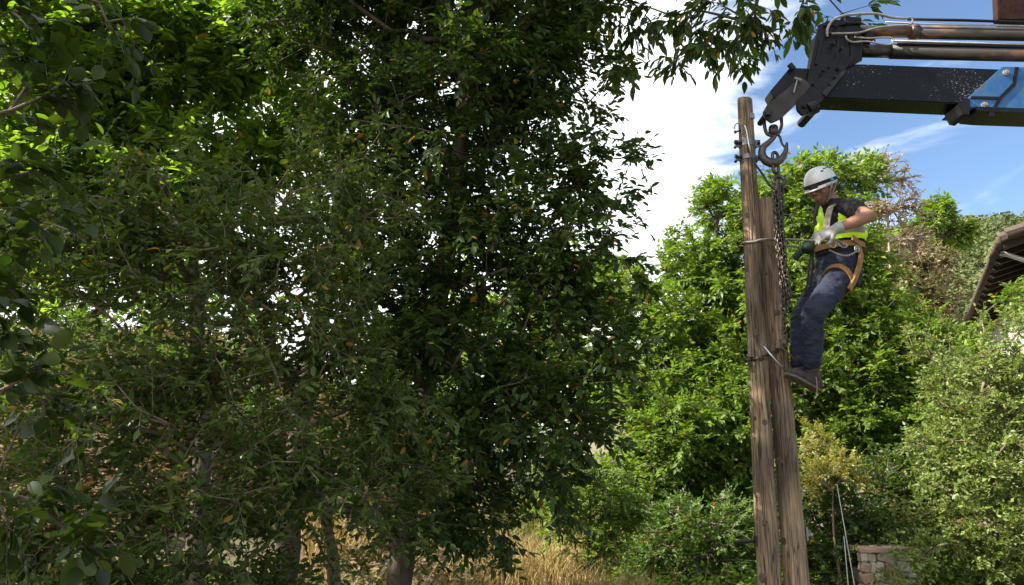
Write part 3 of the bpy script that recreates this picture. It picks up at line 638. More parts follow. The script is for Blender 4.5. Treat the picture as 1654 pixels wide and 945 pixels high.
M_iron = mat('galvanised_iron', (.16, .16, .165), (.26, .26, .265), .5, 25, metal=.7, c3=(.18, .11, .07))
M_blackiron = mat('black_iron', (.020, .019, .018), (.045, .040, .036), .45, 18, metal=.6, c3=(.09, .055, .035))
M_steel = mat('bright_steel', (.55, .55, .55), (.38, .38, .38), .3, 20, metal=.9)
PY = 5.7
def pole_axis(top, bot, Y):
    a, b = W(*top, Y), W(*bot, Y); t = (0-.0-a.z)/(b.z-a.z)
    return a, a+(b-a)*t          # top, foot on the ground
def utility_pole(label, top, bot, Y, r_top, r_bot, seed, cut, knots, name='utility_pole'):
    T_, Bt = pole_axis(top, bot, Y); root = empty(name, Bt, label, 'pole')
    ax = (T_-Bt); H = ax.length; ax.normalize(); ex = Vector((1, 0, 0)); ex = (ex-ax*ex.dot(ax)).normalized(); ey = ax.cross(ex)
    rg = random.Random(seed); n = 72; m = 110; bm = bmesh.new(); rows = []
    grooves = [(rg.uniform(0, 2*math.pi), rg.uniform(0, .6), rg.uniform(.25, 1.0), rg.uniform(.6, 1.0), rg.uniform(-.12, .12)) for _ in range(9)]
    for i in range(m+1):
        s = i/m; r0 = r_bot+(r_top-r_bot)*s; row = []
        for k in range(n):
            a = 2*math.pi*k/n; r = r0*(1+.035*mnoise.noise((math.cos(a)*1.2+seed, math.sin(a)*1.2, s*H*1.4))+.018*mnoise.noise((math.cos(a)*4, math.sin(a)*4, s*H*2.2+seed)))
            for ga, s0, s1, dp, sl in grooves:
                da = (a-ga-sl*(s-s0)+.10*mnoise.noise((s*H*1.5, ga, seed))+math.pi) % (2*math.pi)-math.pi
                if abs(da) < .075: r -= .017*dp*smooth(0, .06, s-s0)*smooth(0, .06, s1+s0-s)*(1-abs(da)/.075)
            zt = 0
            if i == m: zt = cut*math.cos(a)*r0
            row.append(bm.verts.new(Bt+ax*(s*H+zt*1.0-(.3 if i == 0 else 0))+ex*math.cos(a)*r+ey*math.sin(a)*r))
        rows.append(row)
    for i in range(m):
        for k in range(n): bm.faces.new((rows[i][k], rows[i][(k+1) % n], rows[i+1][(k+1) % n], rows[i+1][k]))
    bm.faces.new(rows[-1]); me = from_bm(bm, 'shaft', M_wood); me.materials.append(M_endgrain); me.polygons[len(me.polygons)-1].material_index = 1
    me.shade_smooth(); me.polygons[len(me.polygons)-1].use_smooth = False
    link('shaft', me, root)
    for kx, ky, ks in knots:
        pt = W(kx, ky, Y-.08); s = (pt-Bt).dot(ax)/H; r0 = r_bot+(r_top-r_bot)*s; c = Bt+ax*(s*H)
        off = max(-.92, min(.92, (pt-c).dot(ex)/r0)); nn = (ex*off-ey*0+ (Vector((0, -1, 0))*math.sqrt(1-off*off))).normalized(); w = nn.cross(ax).normalized()
        kb = MB(); mpx = PXM(Y)*ks
        kb.loft([(c+nn*(r0*.97), w*mpx*1.1, ax*mpx*1.4), (c+nn*(r0+.0), w*mpx, ax*mpx*1.25), (c+nn*(r0+.0022), w*mpx*.75, ax*mpx*.95), (c+nn*(r0+.0015), w*mpx*.3, ax*mpx*.4)], 12)
        kb.put('knot', M_knot, root, smooth_=True)
    return root, Bt, ax, H
pole_a, Ba, axa, Ha = utility_pole('tall weathered wooden pole with clamps near its sawn top', (1203, 161), (1243, 945), PY, .055, .086, 3, -.12,
    [(1204, 283, 3.5), (1209, 345, 4), (1210, 433, 3.5), (1213, 504, 4.5), (1222, 538, 5), (1216, 588, 3), (1222, 675, 3), (1236, 682, 4), (1247, 748, 5), (1236, 845, 4), (1234, 935, 6), (1200, 200, 2.5)])
pole_b, Bb, axb, Hb = utility_pole('shorter thicker wooden pole strapped against the tall one', (1236, 322), (1287, 945), PY+.05, .061, .093, 8, .03,
    [(1248, 402, 6), (1240, 440, 2.5), (1256, 505, 4.5), (1262, 745, 5), (1268, 875, 5), (1246, 470, 2.5), (1282, 760, 3)])
def on_pole(B0, ax, z_y):       # point of a pole's axis seen at pixel row z_y
    lo, hi = 0., 6.
    for _ in range(40):
        md = (lo+hi)/2; p = B0+ax*md; dz = p-Vector((0, 0, CAMZ)); row = 472.5-FPX*(dz.dot(_u))/dz.dot(_f)
        if row > z_y: lo = md
        else: hi = md
    return B0+ax*lo, lo
def rad_a(s): return .086+(.055-.086)*s/Ha
def rad_b(s): return .093+(.061-.093)*s/Hb
def band(c, ax, r, h, t, mat_, parent, name='clamp_band'):
    b = MB(); ex = Vector((1, 0, 0)); ex = (ex-ax*ex.dot(ax)).normalized(); ey = ax.cross(ex); n = 28
    prof = [(r-.004, -h/2), (r+t, -h/2), (r+t, h/2), (r-.004, h/2)]; vs = []
    for k in range(n):
        a = 2*math.pi*k/n
        for q, z in prof: vs.append(c+ax*z+(ex*math.cos(a)+ey*math.sin(a))*q)
    b.add(vs, [(k*4+j, k*4+(j+1) % 4, ((k+1) % n)*4+(j+1) % 4, ((k+1) % n)*4+j) for k in range(n) for j in range(4)])
    return b.put(name, mat_, parent)
def hexbolt(c, d, L, r, mat_, parent, name='bolt', head=1.8):
    d = Vector(d).normalized(); b = MB(); b.tube([c, c+d*L], r, 8); b.tube([c+d*(L-r*1.2), c+d*(L+r*.6)], r*head, 6); b.tube([c+d*L*.12, c+d*(L*.12+r*1.1)], r*head, 6)
    return b.put(name, mat_, parent)
for row, hh in ((233, .05), (256, .035)):
    c, s = on_pole(Ba, axa, row); r = rad_a(s); cb = band(c, axa, r, hh, .006, M_iron, pole_a)
    # the clamp's ears and through bolts
    for sx in (-1, 1):
        e = MB(); e.box(c+Vector((sx*(r+.018), -.01, 0)), .04, .02, hh*1.1); e.put('ear', M_iron, cb)
        hexbolt(c+Vector((sx*(r+.02), -.05, -.004)), (0, 1, 0), .1, .007, M_blackiron, cb)
    hexbolt(c+Vector((-r+.01, -.03, 0)), (-1, -.15, .05), .055, .008, M_blackiron, cb)
c, s = on_pole(Ba, axa, 212); hexbolt(c+Vector((-rad_a(s)+.01, -.02, 0)), (-1, 0, -.35), .05, .007, M_blackiron, pole_a)
c, s = on_pole(Ba, axa, 192); b = MB(); b.box(c+Vector((.032, -rad_a(s)+.003, 0)), .035, .02, .045); b.put('plate', M_iron, pole_a, bevel=.003)
b = MB(); b.tube([W(1200, 204, PY-.08), W(1203, 203, PY-.085), W(1206, 212, PY-.085), W(1209, 232, PY-.085), W(1213, 250, PY-.085)], [.004, .006, .009, .009, .006], 8); b.put('turnbuckle', M_steel, pole_a, smooth_=True)
b = MB(); b.tube([W(1192+6*math.cos(t), 208+9*math.sin(t), PY-.072) for t in np.linspace(math.pi, 2.1*math.pi, 9)]+[W(1203, 215, PY-.08)], .0045, 6); b.put('eye_hook', M_iron, pole_a, smooth_=True)
c, s = on_pole(Ba, axa, 873); hexbolt(c+Vector((-rad_a(s)+.02, 0, 0)), (-1, -.1, -.05), .17, .0125, M_blackiron, pole_a, 'step_bolt', 1.0)
b = MB(); b.box(c+Vector((-rad_a(s)-.005, -.01, 0)), .012, .05, .07); b.put('plate', M_blackiron, pole_a, bevel=.002)
c, s = on_pole(Bb, axb, 862); b = MB(); b.box(c+Vector((rad_b(s)+.004, -.02, 0)), .014, .05, .09); b.put('plate', M_iron, pole_b, bevel=.002)
hexbolt(c+Vector((rad_b(s)-.01, -.02, -.01)), (1, -.1, 0), .05, .01, M_iron, pole_b)

# stay strap from the clamp to the lifting ring
b = MB(); pts = [W(1214, 252, PY-.09), W(1222, 268, PY-.10), (W(1232, 282, PY-.11)), W(1241, 297, PY-.11), W(1250, 306, PY-.10)]
b.tube(pts, [.007, .009, .009, .009, .007], 8); st = b.put('lifting_strap', mat('strap_dark', (.03, .024, .02), (.06, .045, .035), .8, 40), None, smooth_=True)
setp(st, 'short dark strap running from the pole clamp to the chain ring', 'strap')
# rope round both poles (the worker's positioning lanyard)
M_rope = mat('rope_grey', (.16, .14, .11), (.30, .27, .22), .85, 120, bump=.5)
ca, sa = on_pole(Ba, axa, 393); cb_, sb = on_pole(Bb, axb, 391); ra, rb_ = rad_a(sa)+.008, rad_b(sb)+.008
loop = [ca+Vector((math.cos(t)*ra, math.sin(t)*ra, .008*math.sin(t))) for t in np.linspace(R(90), R(270), 14)]+[ca+Vector((.03, -ra, .004))]
loop += [cb_+Vector((-.02, -rb_-.004, .004)), cb_+Vector((.04, -rb_+.01, .004)), W(1285, 387, 5.58), W(1308, 388, 5.50), W(1330, 390, 5.45), W(1345, 392, 5.45)]
back = [W(1330, 402, 5.92), W(1300, 400, 5.9), cb_+Vector((.06, rb_-.01, 0)), cb_+Vector((0, rb_+.004, 0)), loop[0]]
b = MB(); b.tube(back[:-1]+loop, .0085, 8); ln = b.put('positioning_lanyard', M_rope, None, smooth_=True); setp(ln, 'grey rope lanyard looped round both poles to the worker', 'rope')
b = MB(); b.tube([W(1250, 318, PY-.13), W(1275, 350, PY-.16), W(1306, 388, PY-.20)], .004, 6); o = b.put('thin_line', mat('cord_black', (.02, .02, .02)), None); setp(o, 'thin dark cord from the chain ring down to the lanyard', 'cord')

# ------------------------------------------------------------------ chains
def link_mesh(L, w, r, n=10, m=5):
    b = MB(); pts = []
    h = L/2-w/2
    for k in range(n):
        t = 2*math.pi*k/n+.3; pts.append(Vector((math.cos(t)*w/2, 0, math.sin(t)*w/2+(h if math.sin(t) > 0 else -h))))
    vs = []
    for k in range(n):
        tg = (pts[(k+1) % n]-pts[k-1]).normalized(); nb = Vector((0, 1, 0)); na = tg.cross(nb)
        for j in range(m):
            a = 2*math.pi*j/m; vs.append(pts[k]+(na*math.cos(a)+nb*math.sin(a))*r)
    b.add(vs, [(k*m+j, k*m+(j+1) % m, ((k+1) % n)*m+(j+1) % m, ((k+1) % n)*m+j) for k in range(n) for j in range(m)])
    return b.mesh('link', M_chain, smooth_=True)
M_chain = mat('chain_steel', (.045, .038, .032), (.10, .085, .07), .38, 30, metal=.75, c3=(.22, .19, .17))
LM = link_mesh(.046, .030, .0058)
def run_links(pts, root, pitch=.0335, me=LM, jit=.25, seed=1):
    rg = random.Random(seed); pts = [Vector(p) for p in pts]; ds = [0]
    for i in range(1, len(pts)): ds.append(ds[-1]+(pts[i]-pts[i-1]).length)
    n = int(ds[-1]/pitch)
    for q in range(n+1):
        s = q*pitch; i = max(j for j in range(len(ds)-1) if ds[j] <= s+1e-6); t = (s-ds[i])/(ds[i+1]-ds[i]); p = pts[i].lerp(pts[i+1], t); d = (pts[i+1]-pts[i]).normalized()
        M = d.to_track_quat('Z', 'Y').to_matrix() @ Matrix.Rotation(math.pi/2*(q % 2)+rg.uniform(-jit, jit)+.5, 3, 'Z')
        o = bpy.data.objects.new('link', me); COL.objects.link(o); o.parent = root; o.matrix_local = Matrix.Translation(p-root.location) @ M.to_4x4()
def curve(pts, n=40):
    pts = [Vector(p) for p in pts]; P = [pts[0]*2-pts[1]]+pts+[pts[-1]*2-pts[-2]]; out_ = []
    for i in range(1, len(P)-2):
        for k in range(n//(len(pts)-1)+1):
            t = k/(n//(len(pts)-1)+1); a, b_, c_, d_ = P[i-1:i+3]
            out_.append(.5*((2*b_)+(c_-a)*t+(2*a-5*b_+4*c_-d_)*t*t+(3*b_-a-3*c_+d_)*t**3))
    return out_+[pts[-1]]
HY = PY-.13
ch = empty('lifting_chain', W(1257, 290, HY), 'long bunched steel chain hanging from the crane hook beside the poles', 'chain')
big = link_mesh(.165, .052, .0125, 14, 7); o = link('master_link', big, ch); o.location = W(1252.5, 263, HY)-ch.location; o.rotation_euler = (0, .03, R(25))
rgb = MB(); cc = W(1258, 292, HY)
rgb.tube([cc+Vector((math.cos(t)*.040, .01*math.sin(t), math.sin(t)*.040)) for t in np.linspace(0, 2*math.pi, 21)], .017, 10); rgb.put('coupling_ring', M_chain, ch, smooth_=True)
b = MB(); b.limb([cc+Vector((-.02, -.03, -.01)), cc+Vector((-.035, -.035, -.07)), cc+Vector((-.03, -.03, -.12))], [.018, .02, .012], 10); b.put('shortening_hook', M_chain, ch, smooth_=True)
for q, (dy, pp) in enumerate([(-.02, [(1251, 302), (1252, 340), (1257, 400), (1263, 460), (1268, 548)]), (-.035, [(1257, 304), (1261, 350), (1266, 400), (1272, 450), (1276, 496)]),
                              (.0, [(1263, 303), (1263, 340), (1262, 390), (1267, 440), (1270, 480)]), (.02, [(1255, 304), (1256, 350), (1259, 400), (1264, 450), (1270, 505)]), (-.045, [(1254, 305), (1256, 345), (1260, 395), (1268, 440), (1275, 478)])]):
    run_links(curve([W(x, y, HY+dy-(y-300)*.00012) for x, y in pp]), ch, seed=q+2, jit=.6)
wc = empty('wrap_chain', W(1206, 580, PY-.1), 'short dark chain wound round the two poles at knee height of the worker', 'chain')
ca, sa = on_pole(Ba, axa, 583); cb_, sb = on_pole(Bb, axb, 566); ra = rad_a(sa)+.008; rb_ = rad_b(sb)+.008
path = [ca+Vector((math.cos(t)*ra, math.sin(t)*ra, .01)) for t in np.linspace(R(100), R(272), 12)]+[cb_+Vector((-.03, -rb_-.006, -.012)), cb_+Vector((.03, -rb_+.002, .012)), W(1264, 558, PY-.11)]
run_links(path, wc, seed=11)
run_links([W(1203+2*i, 578+6*i, PY-.1) for i in range(3)], wc, seed=12)
b = MB(); b.tube([W(1268+5*math.cos(t), 552+9*math.sin(t), PY-.12) for t in np.linspace(0, 2*math.pi, 15)], .0065, 8); b.put('shackle', M_chain, wc, smooth_=True)
b = MB(); b.tube([W(1259, 548, PY-.115), W(1263, 562, PY-.12), W(1275, 572, PY-.12), W(1284, 582, PY-.12)], [.008, .009, .008, .006], 8); b.put('hook', mat('rust_iron', (.16, .08, .05), (.10, .055, .04), .7, 30, metal=.4), wc, smooth_=True)
b = MB(); b.tube([W(1233, 559, PY-.115), W(1252, 581, PY-.125), W(1273, 605, PY-.115)], .0065, 8); o = b.put('steel_rod', M_steel, None, smooth_=True); setp(o, 'bright slanting steel rod across the poles above the boot', 'rod')

# ------------------------------------------------------------------ crane
M_cblack = mat('crane_black', (.006, .006, .0065), (.012, .012, .012), .42, 24, bump=.15, bscale=60, c3=(.022, .02, .018), spec=.2)
M_rusty = mat('cylinder_black_rust', (.016, .015, .014), (.035, .028, .024), .4, 3.2, (.5, 1, 1), pos=(.40, .56), c3=(.26, .10, .045), spec=.5)
M_blue = mat('crane_blue', (.028, .095, .24), (.04, .125, .28), .5, 9, bump=.15, pos=(.38, .58), gap=.07, c3=(.10, .085, .065), spec=.2)
M_hose = mat('hose_grey', (.16, .155, .145), (.26, .25, .235), .45, 12)
M_chip = mat('boom_black_chipped', (.006, .006, .0065), (.009, .009, .009), .38, 120, (.5, 1, 1), pos=(.635, .65), gap=.02, c3=(.36, .36, .35), detail=4, spec=.2)
CY = 5.50
nt_c = M_chip.node_tree     # the chips gather in patches
n_a = [n for n in nt_c.nodes if n.type == 'TEX_NOISE'][0]; cr_c = [n for n in nt_c.nodes if n.type == 'VALTORGB'][0]; mp_c = [n for n in nt_c.nodes if n.type == 'MAPPING'][0]
n_b = nt_c.nodes.new('ShaderNodeTexNoise'); n_b.inputs['Scale'].default_value = 5; n_b.inputs['Detail'].default_value = 4; nt_c.links.new(mp_c.outputs[0], n_b.inputs['Vector'])
m_a = nt_c.nodes.new('ShaderNodeMath'); m_a.operation = 'MULTIPLY_ADD'; m_a.inputs[1].default_value = .45; m_a.inputs[2].default_value = -.235; nt_c.links.new(n_b.outputs['Fac'], m_a.inputs[0])
m_b = nt_c.nodes.new('ShaderNodeMath'); m_b.operation = 'ADD'; nt_c.links.new(n_a.outputs['Fac'], m_b.inputs[0]); nt_c.links.new(m_a.outputs[0], m_b.inputs[1]); nt_c.links.new(m_b.outputs[0], cr_c.inputs[0])
croot = empty('truck_crane', Vector((7.6, CY+.1, 0)), 'black and blue hydraulic truck crane boom reaching in over the poles', 'crane')
def pr(name, poly, y0, th, m, bevel=.004, parent=croot):
    b = MB(); b.prism(poly, y0, th); return b.put(name, m, parent, bevel=bevel)
ib = pr('inner_boom', [(1318, 106), (1388, 103), (1660, 113), (1660, 172), (1328, 158), (1314, 150)], CY, .21, M_chip, .008)
pr('extension_tip', [(1276, 109), (1350, 112), (1350, 152), (1250, 158), (1244, 147)], CY+.03, .15, M_cblack, .006)
sl = pr('outer_sleeve', [(1620, 107), (2250, 128), (2250, 196), (1560, 173), (1548, 172)], CY-.03, .25, M_blue, .006)
pr('sleeve_collar', [(1548, 168), (1562, 158), (1568, 160), (1566, 186), (1556, 184)], CY-.045, .20, M_cblack, .004, sl)
pr('sleeve_trim', [(1640, 108), (1646, 108), (1641, 138), (1617, 161), (1568, 159), (1570, 155), (1614, 156), (1636, 134)], CY-.038, .012, M_cblack, .001, sl)
pr('sleeve_trim', [(1612, 161), (1618, 161), (1606, 180), (1608, 188), (1598, 188), (1600, 178)], CY-.038, .012, M_cblack, .001, sl)
pr('lower_flange', [(1575, 173), (2250, 195), (2250, 202), (1600, 181), (1578, 179)], CY-.036, .24, M_cblack, .003, sl)
for bx_, by_ in ((1624, 118), (1589, 170)):
    c = W(bx_, by_, CY-.03); b = MB(); b.tube([c, c+Vector((0, -.014, 0))], .022, 14); b.tube([c+Vector((0, -.012, 0)), c+Vector((0, -.03, 0))], .014, 6); b.put('bolt', M_hose, sl)
# head bracket: two cheek plates, cross members, link plates
for yy in (CY-.02, CY+.21):
    pr('head_plate', [(1322, 40), (1345, 31), (1390, 34), (1393, 97), (1362, 112), (1334, 156), (1312, 167), (1298, 160), (1304, 130), (1309, 106)], yy, .022, M_cblack, .003)
pr('head_block', [(1326, 44), (1388, 38), (1390, 94), (1356, 108), (1316, 108)], CY+.004, .205, M_cblack, .004)
lp = pr('link_plate', [(1350, 100), (1362, 98), (1368, 110), (1345, 138), (1330, 160), (1308, 181), (1296, 186), (1288, 178), (1286, 162), (1312, 140)], CY-.05, .026, M_cblack, .004)
for bx_, by_, rr in ((1352, 112, .016), (1329, 115, .014), (1312, 137, .014), (1298, 172, .018), (1345, 72, .02), (1350, 44, .016)):
    c = W(bx_, by_, CY-.05); b = MB(); b.tube([c, c+Vector((0, -.016, 0))], rr, 6); b.tube([c+Vector((0, -.016, 0)), c+Vector((0, -.026, 0))], rr*.55, 10); b.put('bolt', M_cblack, croot)
b = MB(); b.tube([W(1305, 178, CY-.03), W(1318, 172, CY-.03)], .05, 14); b.put('pivot_boss', M_cblack, croot, smooth_=False)
b = MB(); c = W(1318, 172, CY-.06); b.tube([c, c+Vector((0, .3, 0))], .034, 14); b.put('pivot_pin', M_cblack, croot)
b = MB(); b.tube([W(1282, 112, CY-.0), W(1275, 104, CY-.0)], .022, 10); b.put('tip_bolt', M_cblack, croot)
for yy in (CY-.045, CY+.075):
    pr('hook_arm', [(1292, 124), (1303, 130), (1310, 140), (1284, 170), (1262, 191), (1247, 198), (1236, 190), (1233, 180), (1240, 168), (1268, 146)], yy, .028, M_cblack if yy > CY else mat('arm_worn_brown', (.020, .016, .013), (.04, .032, .026), .5, 9, metal=.3, c3=(.07, .055, .045)), .004)
c = W(1241, 181, CY-.07); b = MB(); b.tube([c, c+Vector((0, .2, 0))], .022, 12); b.tube([c, c+Vector((0, -.02, 0))], .032, 6); b.put('hook_pin', M_blackiron, croot)
b = MB(); b.tube([W(1288, 128, CY-.07), W(1282, 150, CY-.075)], .006, 8); b.tube([W(1283, 126, CY-.07), W(1294, 130, CY-.07)], .012, 8); b.put('locking_pin', M_iron, croot)
for poly, yy in (([(1372, 52), (1378, 50), (1383, 92), (1366, 110), (1360, 108), (1374, 90)], CY-.035), ([(1352, 62), (1358, 62), (1356, 96), (1342, 112), (1338, 108), (1350, 94)], CY-.035), ([(1324, 60), (1330, 60), (1322, 104), (1316, 104)], CY-.033), ([(1334, 34), (1390, 32), (1390, 38), (1330, 42)], CY-.035)):
    pr('rib', poly, yy, .018, M_cblack, .002)
pr('rib', [(1328, 150), (1362, 112), (1368, 114), (1334, 156)], CY-.065, .02, M_blackiron, .002)
for bx_, by_ in ((1346, 128), (1338, 140), (1356, 82), (1380, 60), (1338, 58), (1364, 40)):
    c = W(bx_, by_, CY-.03); b = MB(); b.tube([c, c+Vector((0, -.05, 0))], .010, 6); b.put('bolt', M_blackiron, croot)
# cylinders and rods
b = MB(); b.tube([W(1376, 50, CY+.1), W(1478, 52, CY+.1)], .044, 18); b.tube([W(1474, 52, CY+.1), W(2250, 68, CY+.1)], .051, 20); b.tube([W(1470, 52, CY+.1), W(1482, 52, CY+.1)], .056, 20); b.put('hydraulic_cylinder', M_rusty, croot, smooth_=False).data.shade_smooth()
b = MB(); b.tube([W(1376, 82, CY+.09), W(1445, 83, CY+.09)], .05, 18); b.tube([W(1438, 83, CY+.09), W(2250, 100, CY+.09)], .058, 20); b.put('hydraulic_cylinder', M_rusty, croot).data.shade_smooth()
for pts, r, m in (([(1440, 66), (1654, 72), (2250, 88)], .009, M_steel), ([(1466, 31), (1560, 33), (1654, 36), (2250, 52)], .011, M_cblack), ([(1430, 36), (1540, 40), (1654, 42), (2250, 60)], .007, M_steel), ([(1450, 70), (1654, 76)], .012, M_cblack)):
    b = MB(); b.tube([W(x, y, CY+.03) for x, y in pts], r, 8); b.put('hydraulic_pipe', m, croot, smooth_=True)
for pts, r in (([(1336, 56), (1337, 46), (1346, 32), (1365, 25), (1400, 22), (1420, 23), (1440, 28), (1462, 30)], .010), ([(1462, 30), (1471, 29), (1474, 34), (1468, 40), (1440, 42), (1412, 46), (1385, 53), (1350, 54), (1338, 55), (1337, 59)], .0075),
               ([(1366, 58), (1369, 64), (1378, 68), (1400, 67), (1428, 72), (1440, 71), (1443, 65), (1438, 61), (1418, 61), (1405, 62), (1380, 60)], .0070)):
    b = MB(); b.tube(curve([W(x, y, CY-.05) for x, y in pts], 60), r, 8); b.put('hydraulic_hose', M_hose, croot, smooth_=True)
for bx_ in ((1366, 26, 1392, 38), (1400, 52, 1412, 64), (1372, 56, 1384, 66)):
    pr('valve_block', [(bx_[0], bx_[1]), (bx_[2], bx_[1]+2), (bx_[2], bx_[3]), (bx_[0], bx_[3])], CY-.04, .08, M_cblack, .004)
# rusty knuckle arm showing in the corner, then boom root, column and base beyond the frame
M_redrust = mat('red_brown_steel', (.022, .009, .007), (.04, .017, .012), .6, 14, bump=.3, spec=.1, c3=(.07, .04, .028))
pr('knuckle_arm', [(1608, -90), (1800, -90), (1800, 34), (1613, 31)], CY+.25, .08, M_redrust, .006)
pr('knuckle_arm_cap', [(1622, 31), (1800, 34), (1800, 44), (1626, 40)], CY+.3, .2, M_cblack, .004)
xr = W(2240, 130, CY).x
b = MB(); b.box((xr+.35, CY+.1, W(2240, 150, CY).z), .9, .5, 1.0); b.put('elbow_housing', M_blue, croot, bevel=.03)
b = MB(); b.tube([(xr+.35, CY+.1, W(2240, 150, CY).z-.4), (7.6, CY+.1, 1.5)], .2, 12); b.put('main_arm', M_blue, croot, bevel=0)
b = MB(); b.box((7.6, CY+.1, .9), .5, .5, 1.8); b.put('column', M_cblack, croot, bevel=.03)
b = MB(); b.box((7.6, CY+.1, .25), 1.6, 1.2, .5); b.put('base', M_cblack, croot, bevel=.03)

# hook block
hk = empty('crane_hook', W(1248, 200, HY+.03), 'heavy forged steel crane hook with safety latch and swivel shackle', 'hook')
HK = HY+.0
M_forged = mat('forged_steel', (.05, .042, .04), (.10, .085, .08), .42, 14, metal=.6, c3=(.15, .11, .09))
b = MB(); b.tube(curve([W(x, y, HK) for x, y in [(1262, 190), (1262, 204), (1257, 216), (1248, 219), (1239, 216), (1235, 204), (1235, 190), (1240, 182)]], 40), .013, 10); b.put('swivel_shackle', M_forged, hk, smooth_=True)
b = MB(); b.loft([(W(1249, 203, HK), (.028, 0, 0), (0, .028, 0)), (W(1249, 206, HK), (.036, 0, 0), (0, .036, 0)), (W(1249, 214, HK), (.036, 0, 0), (0, .036, 0)), (W(1249, 218, HK), (.026, 0, 0), (0, .026, 0))], 14); b.put('swivel_nut', M_forged, hk, smooth_=True)
hp = curve([W(x, y, HK) for x, y in [(1251, 212), (1250, 221), (1243, 229), (1233, 238), (1231, 250), (1238, 260), (1249, 263), (1261, 258), (1268, 247), (1270, 237), (1271, 230)]], 60)
hr = np.interp(np.linspace(0, 1, len(hp)), np.linspace(0, 1, 11), np.array([5, 5.5, 6, 7.5, 9, 10, 10, 8.5, 6, 4.5, 2.2])*PXM(HK)*.78)
b = MB(); b.tube(hp, list(hr), 14); b.put('hook_body', M_forged, hk, smooth_=True)
b = MB(); b.tube([W(1256, 217, HK), W(1260, 222, HK), W(1263, 232, HK), W(1268, 239, HK)], [.009, .011, .009, .006], 8); b.put('safety_latch', M_forged, hk, smooth_=True)

# ------------------------------------------------------------------ the worker
M_skin = mat('skin_tanned', (.20, .098, .062), (.26, .13, .083), .55, 9, bump=.1, bscale=90)
M_stubble = mat('stubble_hair', (.035, .024, .018), (.06, .04, .03), .8, 60)
M_helmet = mat('helmet_white', (.52, .52, .51), (.62, .62, .61), .35, 9, spec=.5, c3=(.40, .39, .37))
M_black = mat('cloth_black', (.005, .005, .006), (.010, .010, .011), .85, 30, bump=.3)
M_vest = mat('hi_vis_yellow', (.48, .78, .02), (.56, .86, .03), .75, 14, bump=.25, bscale=60)
M_reflect = mat('reflective_grey', (.16, .14, .10), (.24, .21, .16), .5, 20)
M_denim = mat('denim_navy', (.008, .011, .025), (.016, .021, .044), .85, 7, bump=.35, bscale=110, c3=(.030, .038, .070))
M_strap = mat('harness_tan', (.21, .105, .03), (.29, .15, .045), .75, 25, bump=.2)
M_glove = mat('glove_grey', (.25, .245, .235), (.36, .35, .34), .8, 14, bump=.3)
M_glove2 = mat('glove_green', (.015, .035, .028), (.03, .05, .04), .8, 14)
M_boot = mat('boot_leather', (.022, .017, .014), (.05, .04, .032), .7, 14, bump=.4)
M_sole = mat('boot_sole', (.07, .06, .05), (.12, .10, .085), .85, 30, bump=.4)
M_lace = mat('laces', (.28, .24, .19))
M_bluep = mat('clip_blue', (.04, .22, .34), (.05, .26, .40), .4)
pel = W(1352, 432, 5.70)
per = empty('person', W(1300, 628, 5.62), 'worker in white helmet, yellow vest and jeans leaning back in a harness on the poles', 'person')
f = Vector((-.72, -.69, 0)).normalized(); sd = Vector((.69, -.72, 0)).normalized(); up = Vector((0, 0, 1))
fh = Vector((-.82, -.57, 0)).normalized(); sh = Vector((.57, -.82, 0)).normalized()
cen = [((1352, 464), 5.70, .145, .120, 1), ((1354, 445), 5.70, .160, .130, 1), ((1355, 425), 5.70, .152, .122, 1), ((1355, 405), 5.70, .145, .112, .5), ((1355, 385), 5.70, .150, .112, 0), ((1355, 362), 5.69, .165, .118, 0), ((1353, 344), 5.68, .168, .110, 0), ((1350, 332), 5.67, .135, .085, 0), ((1347, 325), 5.66, .075, .065, 0)]
def torso(MBx, i0, i1, grow=0., wgrow=None):
    rr = []
    for (px_, Y_, a, b_, h) in cen[i0:i1]:
        S_ = (sd*(1-h)+sh*h).normalized(); F_ = (f*(1-h)+fh*h).normalized(); rr.append((W(*px_, Y_), S_*(a+grow), F_*(b_+grow)))
    MBx.loft(rr, 26, 2.3)
nk = W(1345, 328, 5.665)
hF = Vector((-.78, -.46, -.42)).normalized(); hS = up.cross(hF).normalized(); hU = hF.cross(hS).normalized()
hc = W(1327, 303, 5.63)
H = lambda a, b_, c_: hc+hF*a+hS*b_+hU*c_
shL, elL, wrL, haL = W(1374, 337, 5.55), W(1404, 349, 5.33), W(1350, 370, 5.34), W(1330, 376, 5.36)
shR, elR, wrR, haR = W(1330, 342, 5.80), W(1326, 392, 5.96), W(1304, 403, 5.84), W(1292, 405, 5.80)
hipL, knL, anL = W(1357, 447, 5.62), W(1313, 509, 5.42), W(1311, 592, 5.56)
hipR, knR, anR = W(1338, 447, 5.80), W(1293, 512, 5.80), W(1290, 592, 5.72)
# body: one continuous skin surface
b = MB(); torso(b, 0, 9, -.012)
b.limb([nk-hU*.05+Vector((.02, 0, -.03)), nk, hc-hU*.06-hF*.02], [.062, .058, .058])
b.ell(H(-.005, 0, .02), hF*.098, hS*.077, hU*.108, 18, 13)          # skull
b.loft([(H(.012, 0, .0), hF*.078, hS*.066), (H(.018, 0, -.05), hF*.074, hS*.060), (H(.026, 0, -.085), hF*.064, hS*.047), (H(.04, 0, -.112), hF*.040, hS*.032), (H(.045, 0, -.12), hF*.022, hS*.018)], 16)   # jaw and chin
b.limb([H(.092, 0, .03), H(.106, 0, .0), H(.115, 0, -.018)], [.010, .012, .014], 8)       # nose
b.limb([H(.098, .016, -.024), H(.098, -.016, -.024)], [.011, .011], 8)
b.limb([H(.082, .045, .034), H(.092, 0, .036), H(.082, -.045, .034)], [.012, .013, .012], 8)   # brow
b.limb([H(.082, .026, -.058), H(.092, 0, -.056), H(.082, -.026, -.058)], [.008, .010, .008], 8)
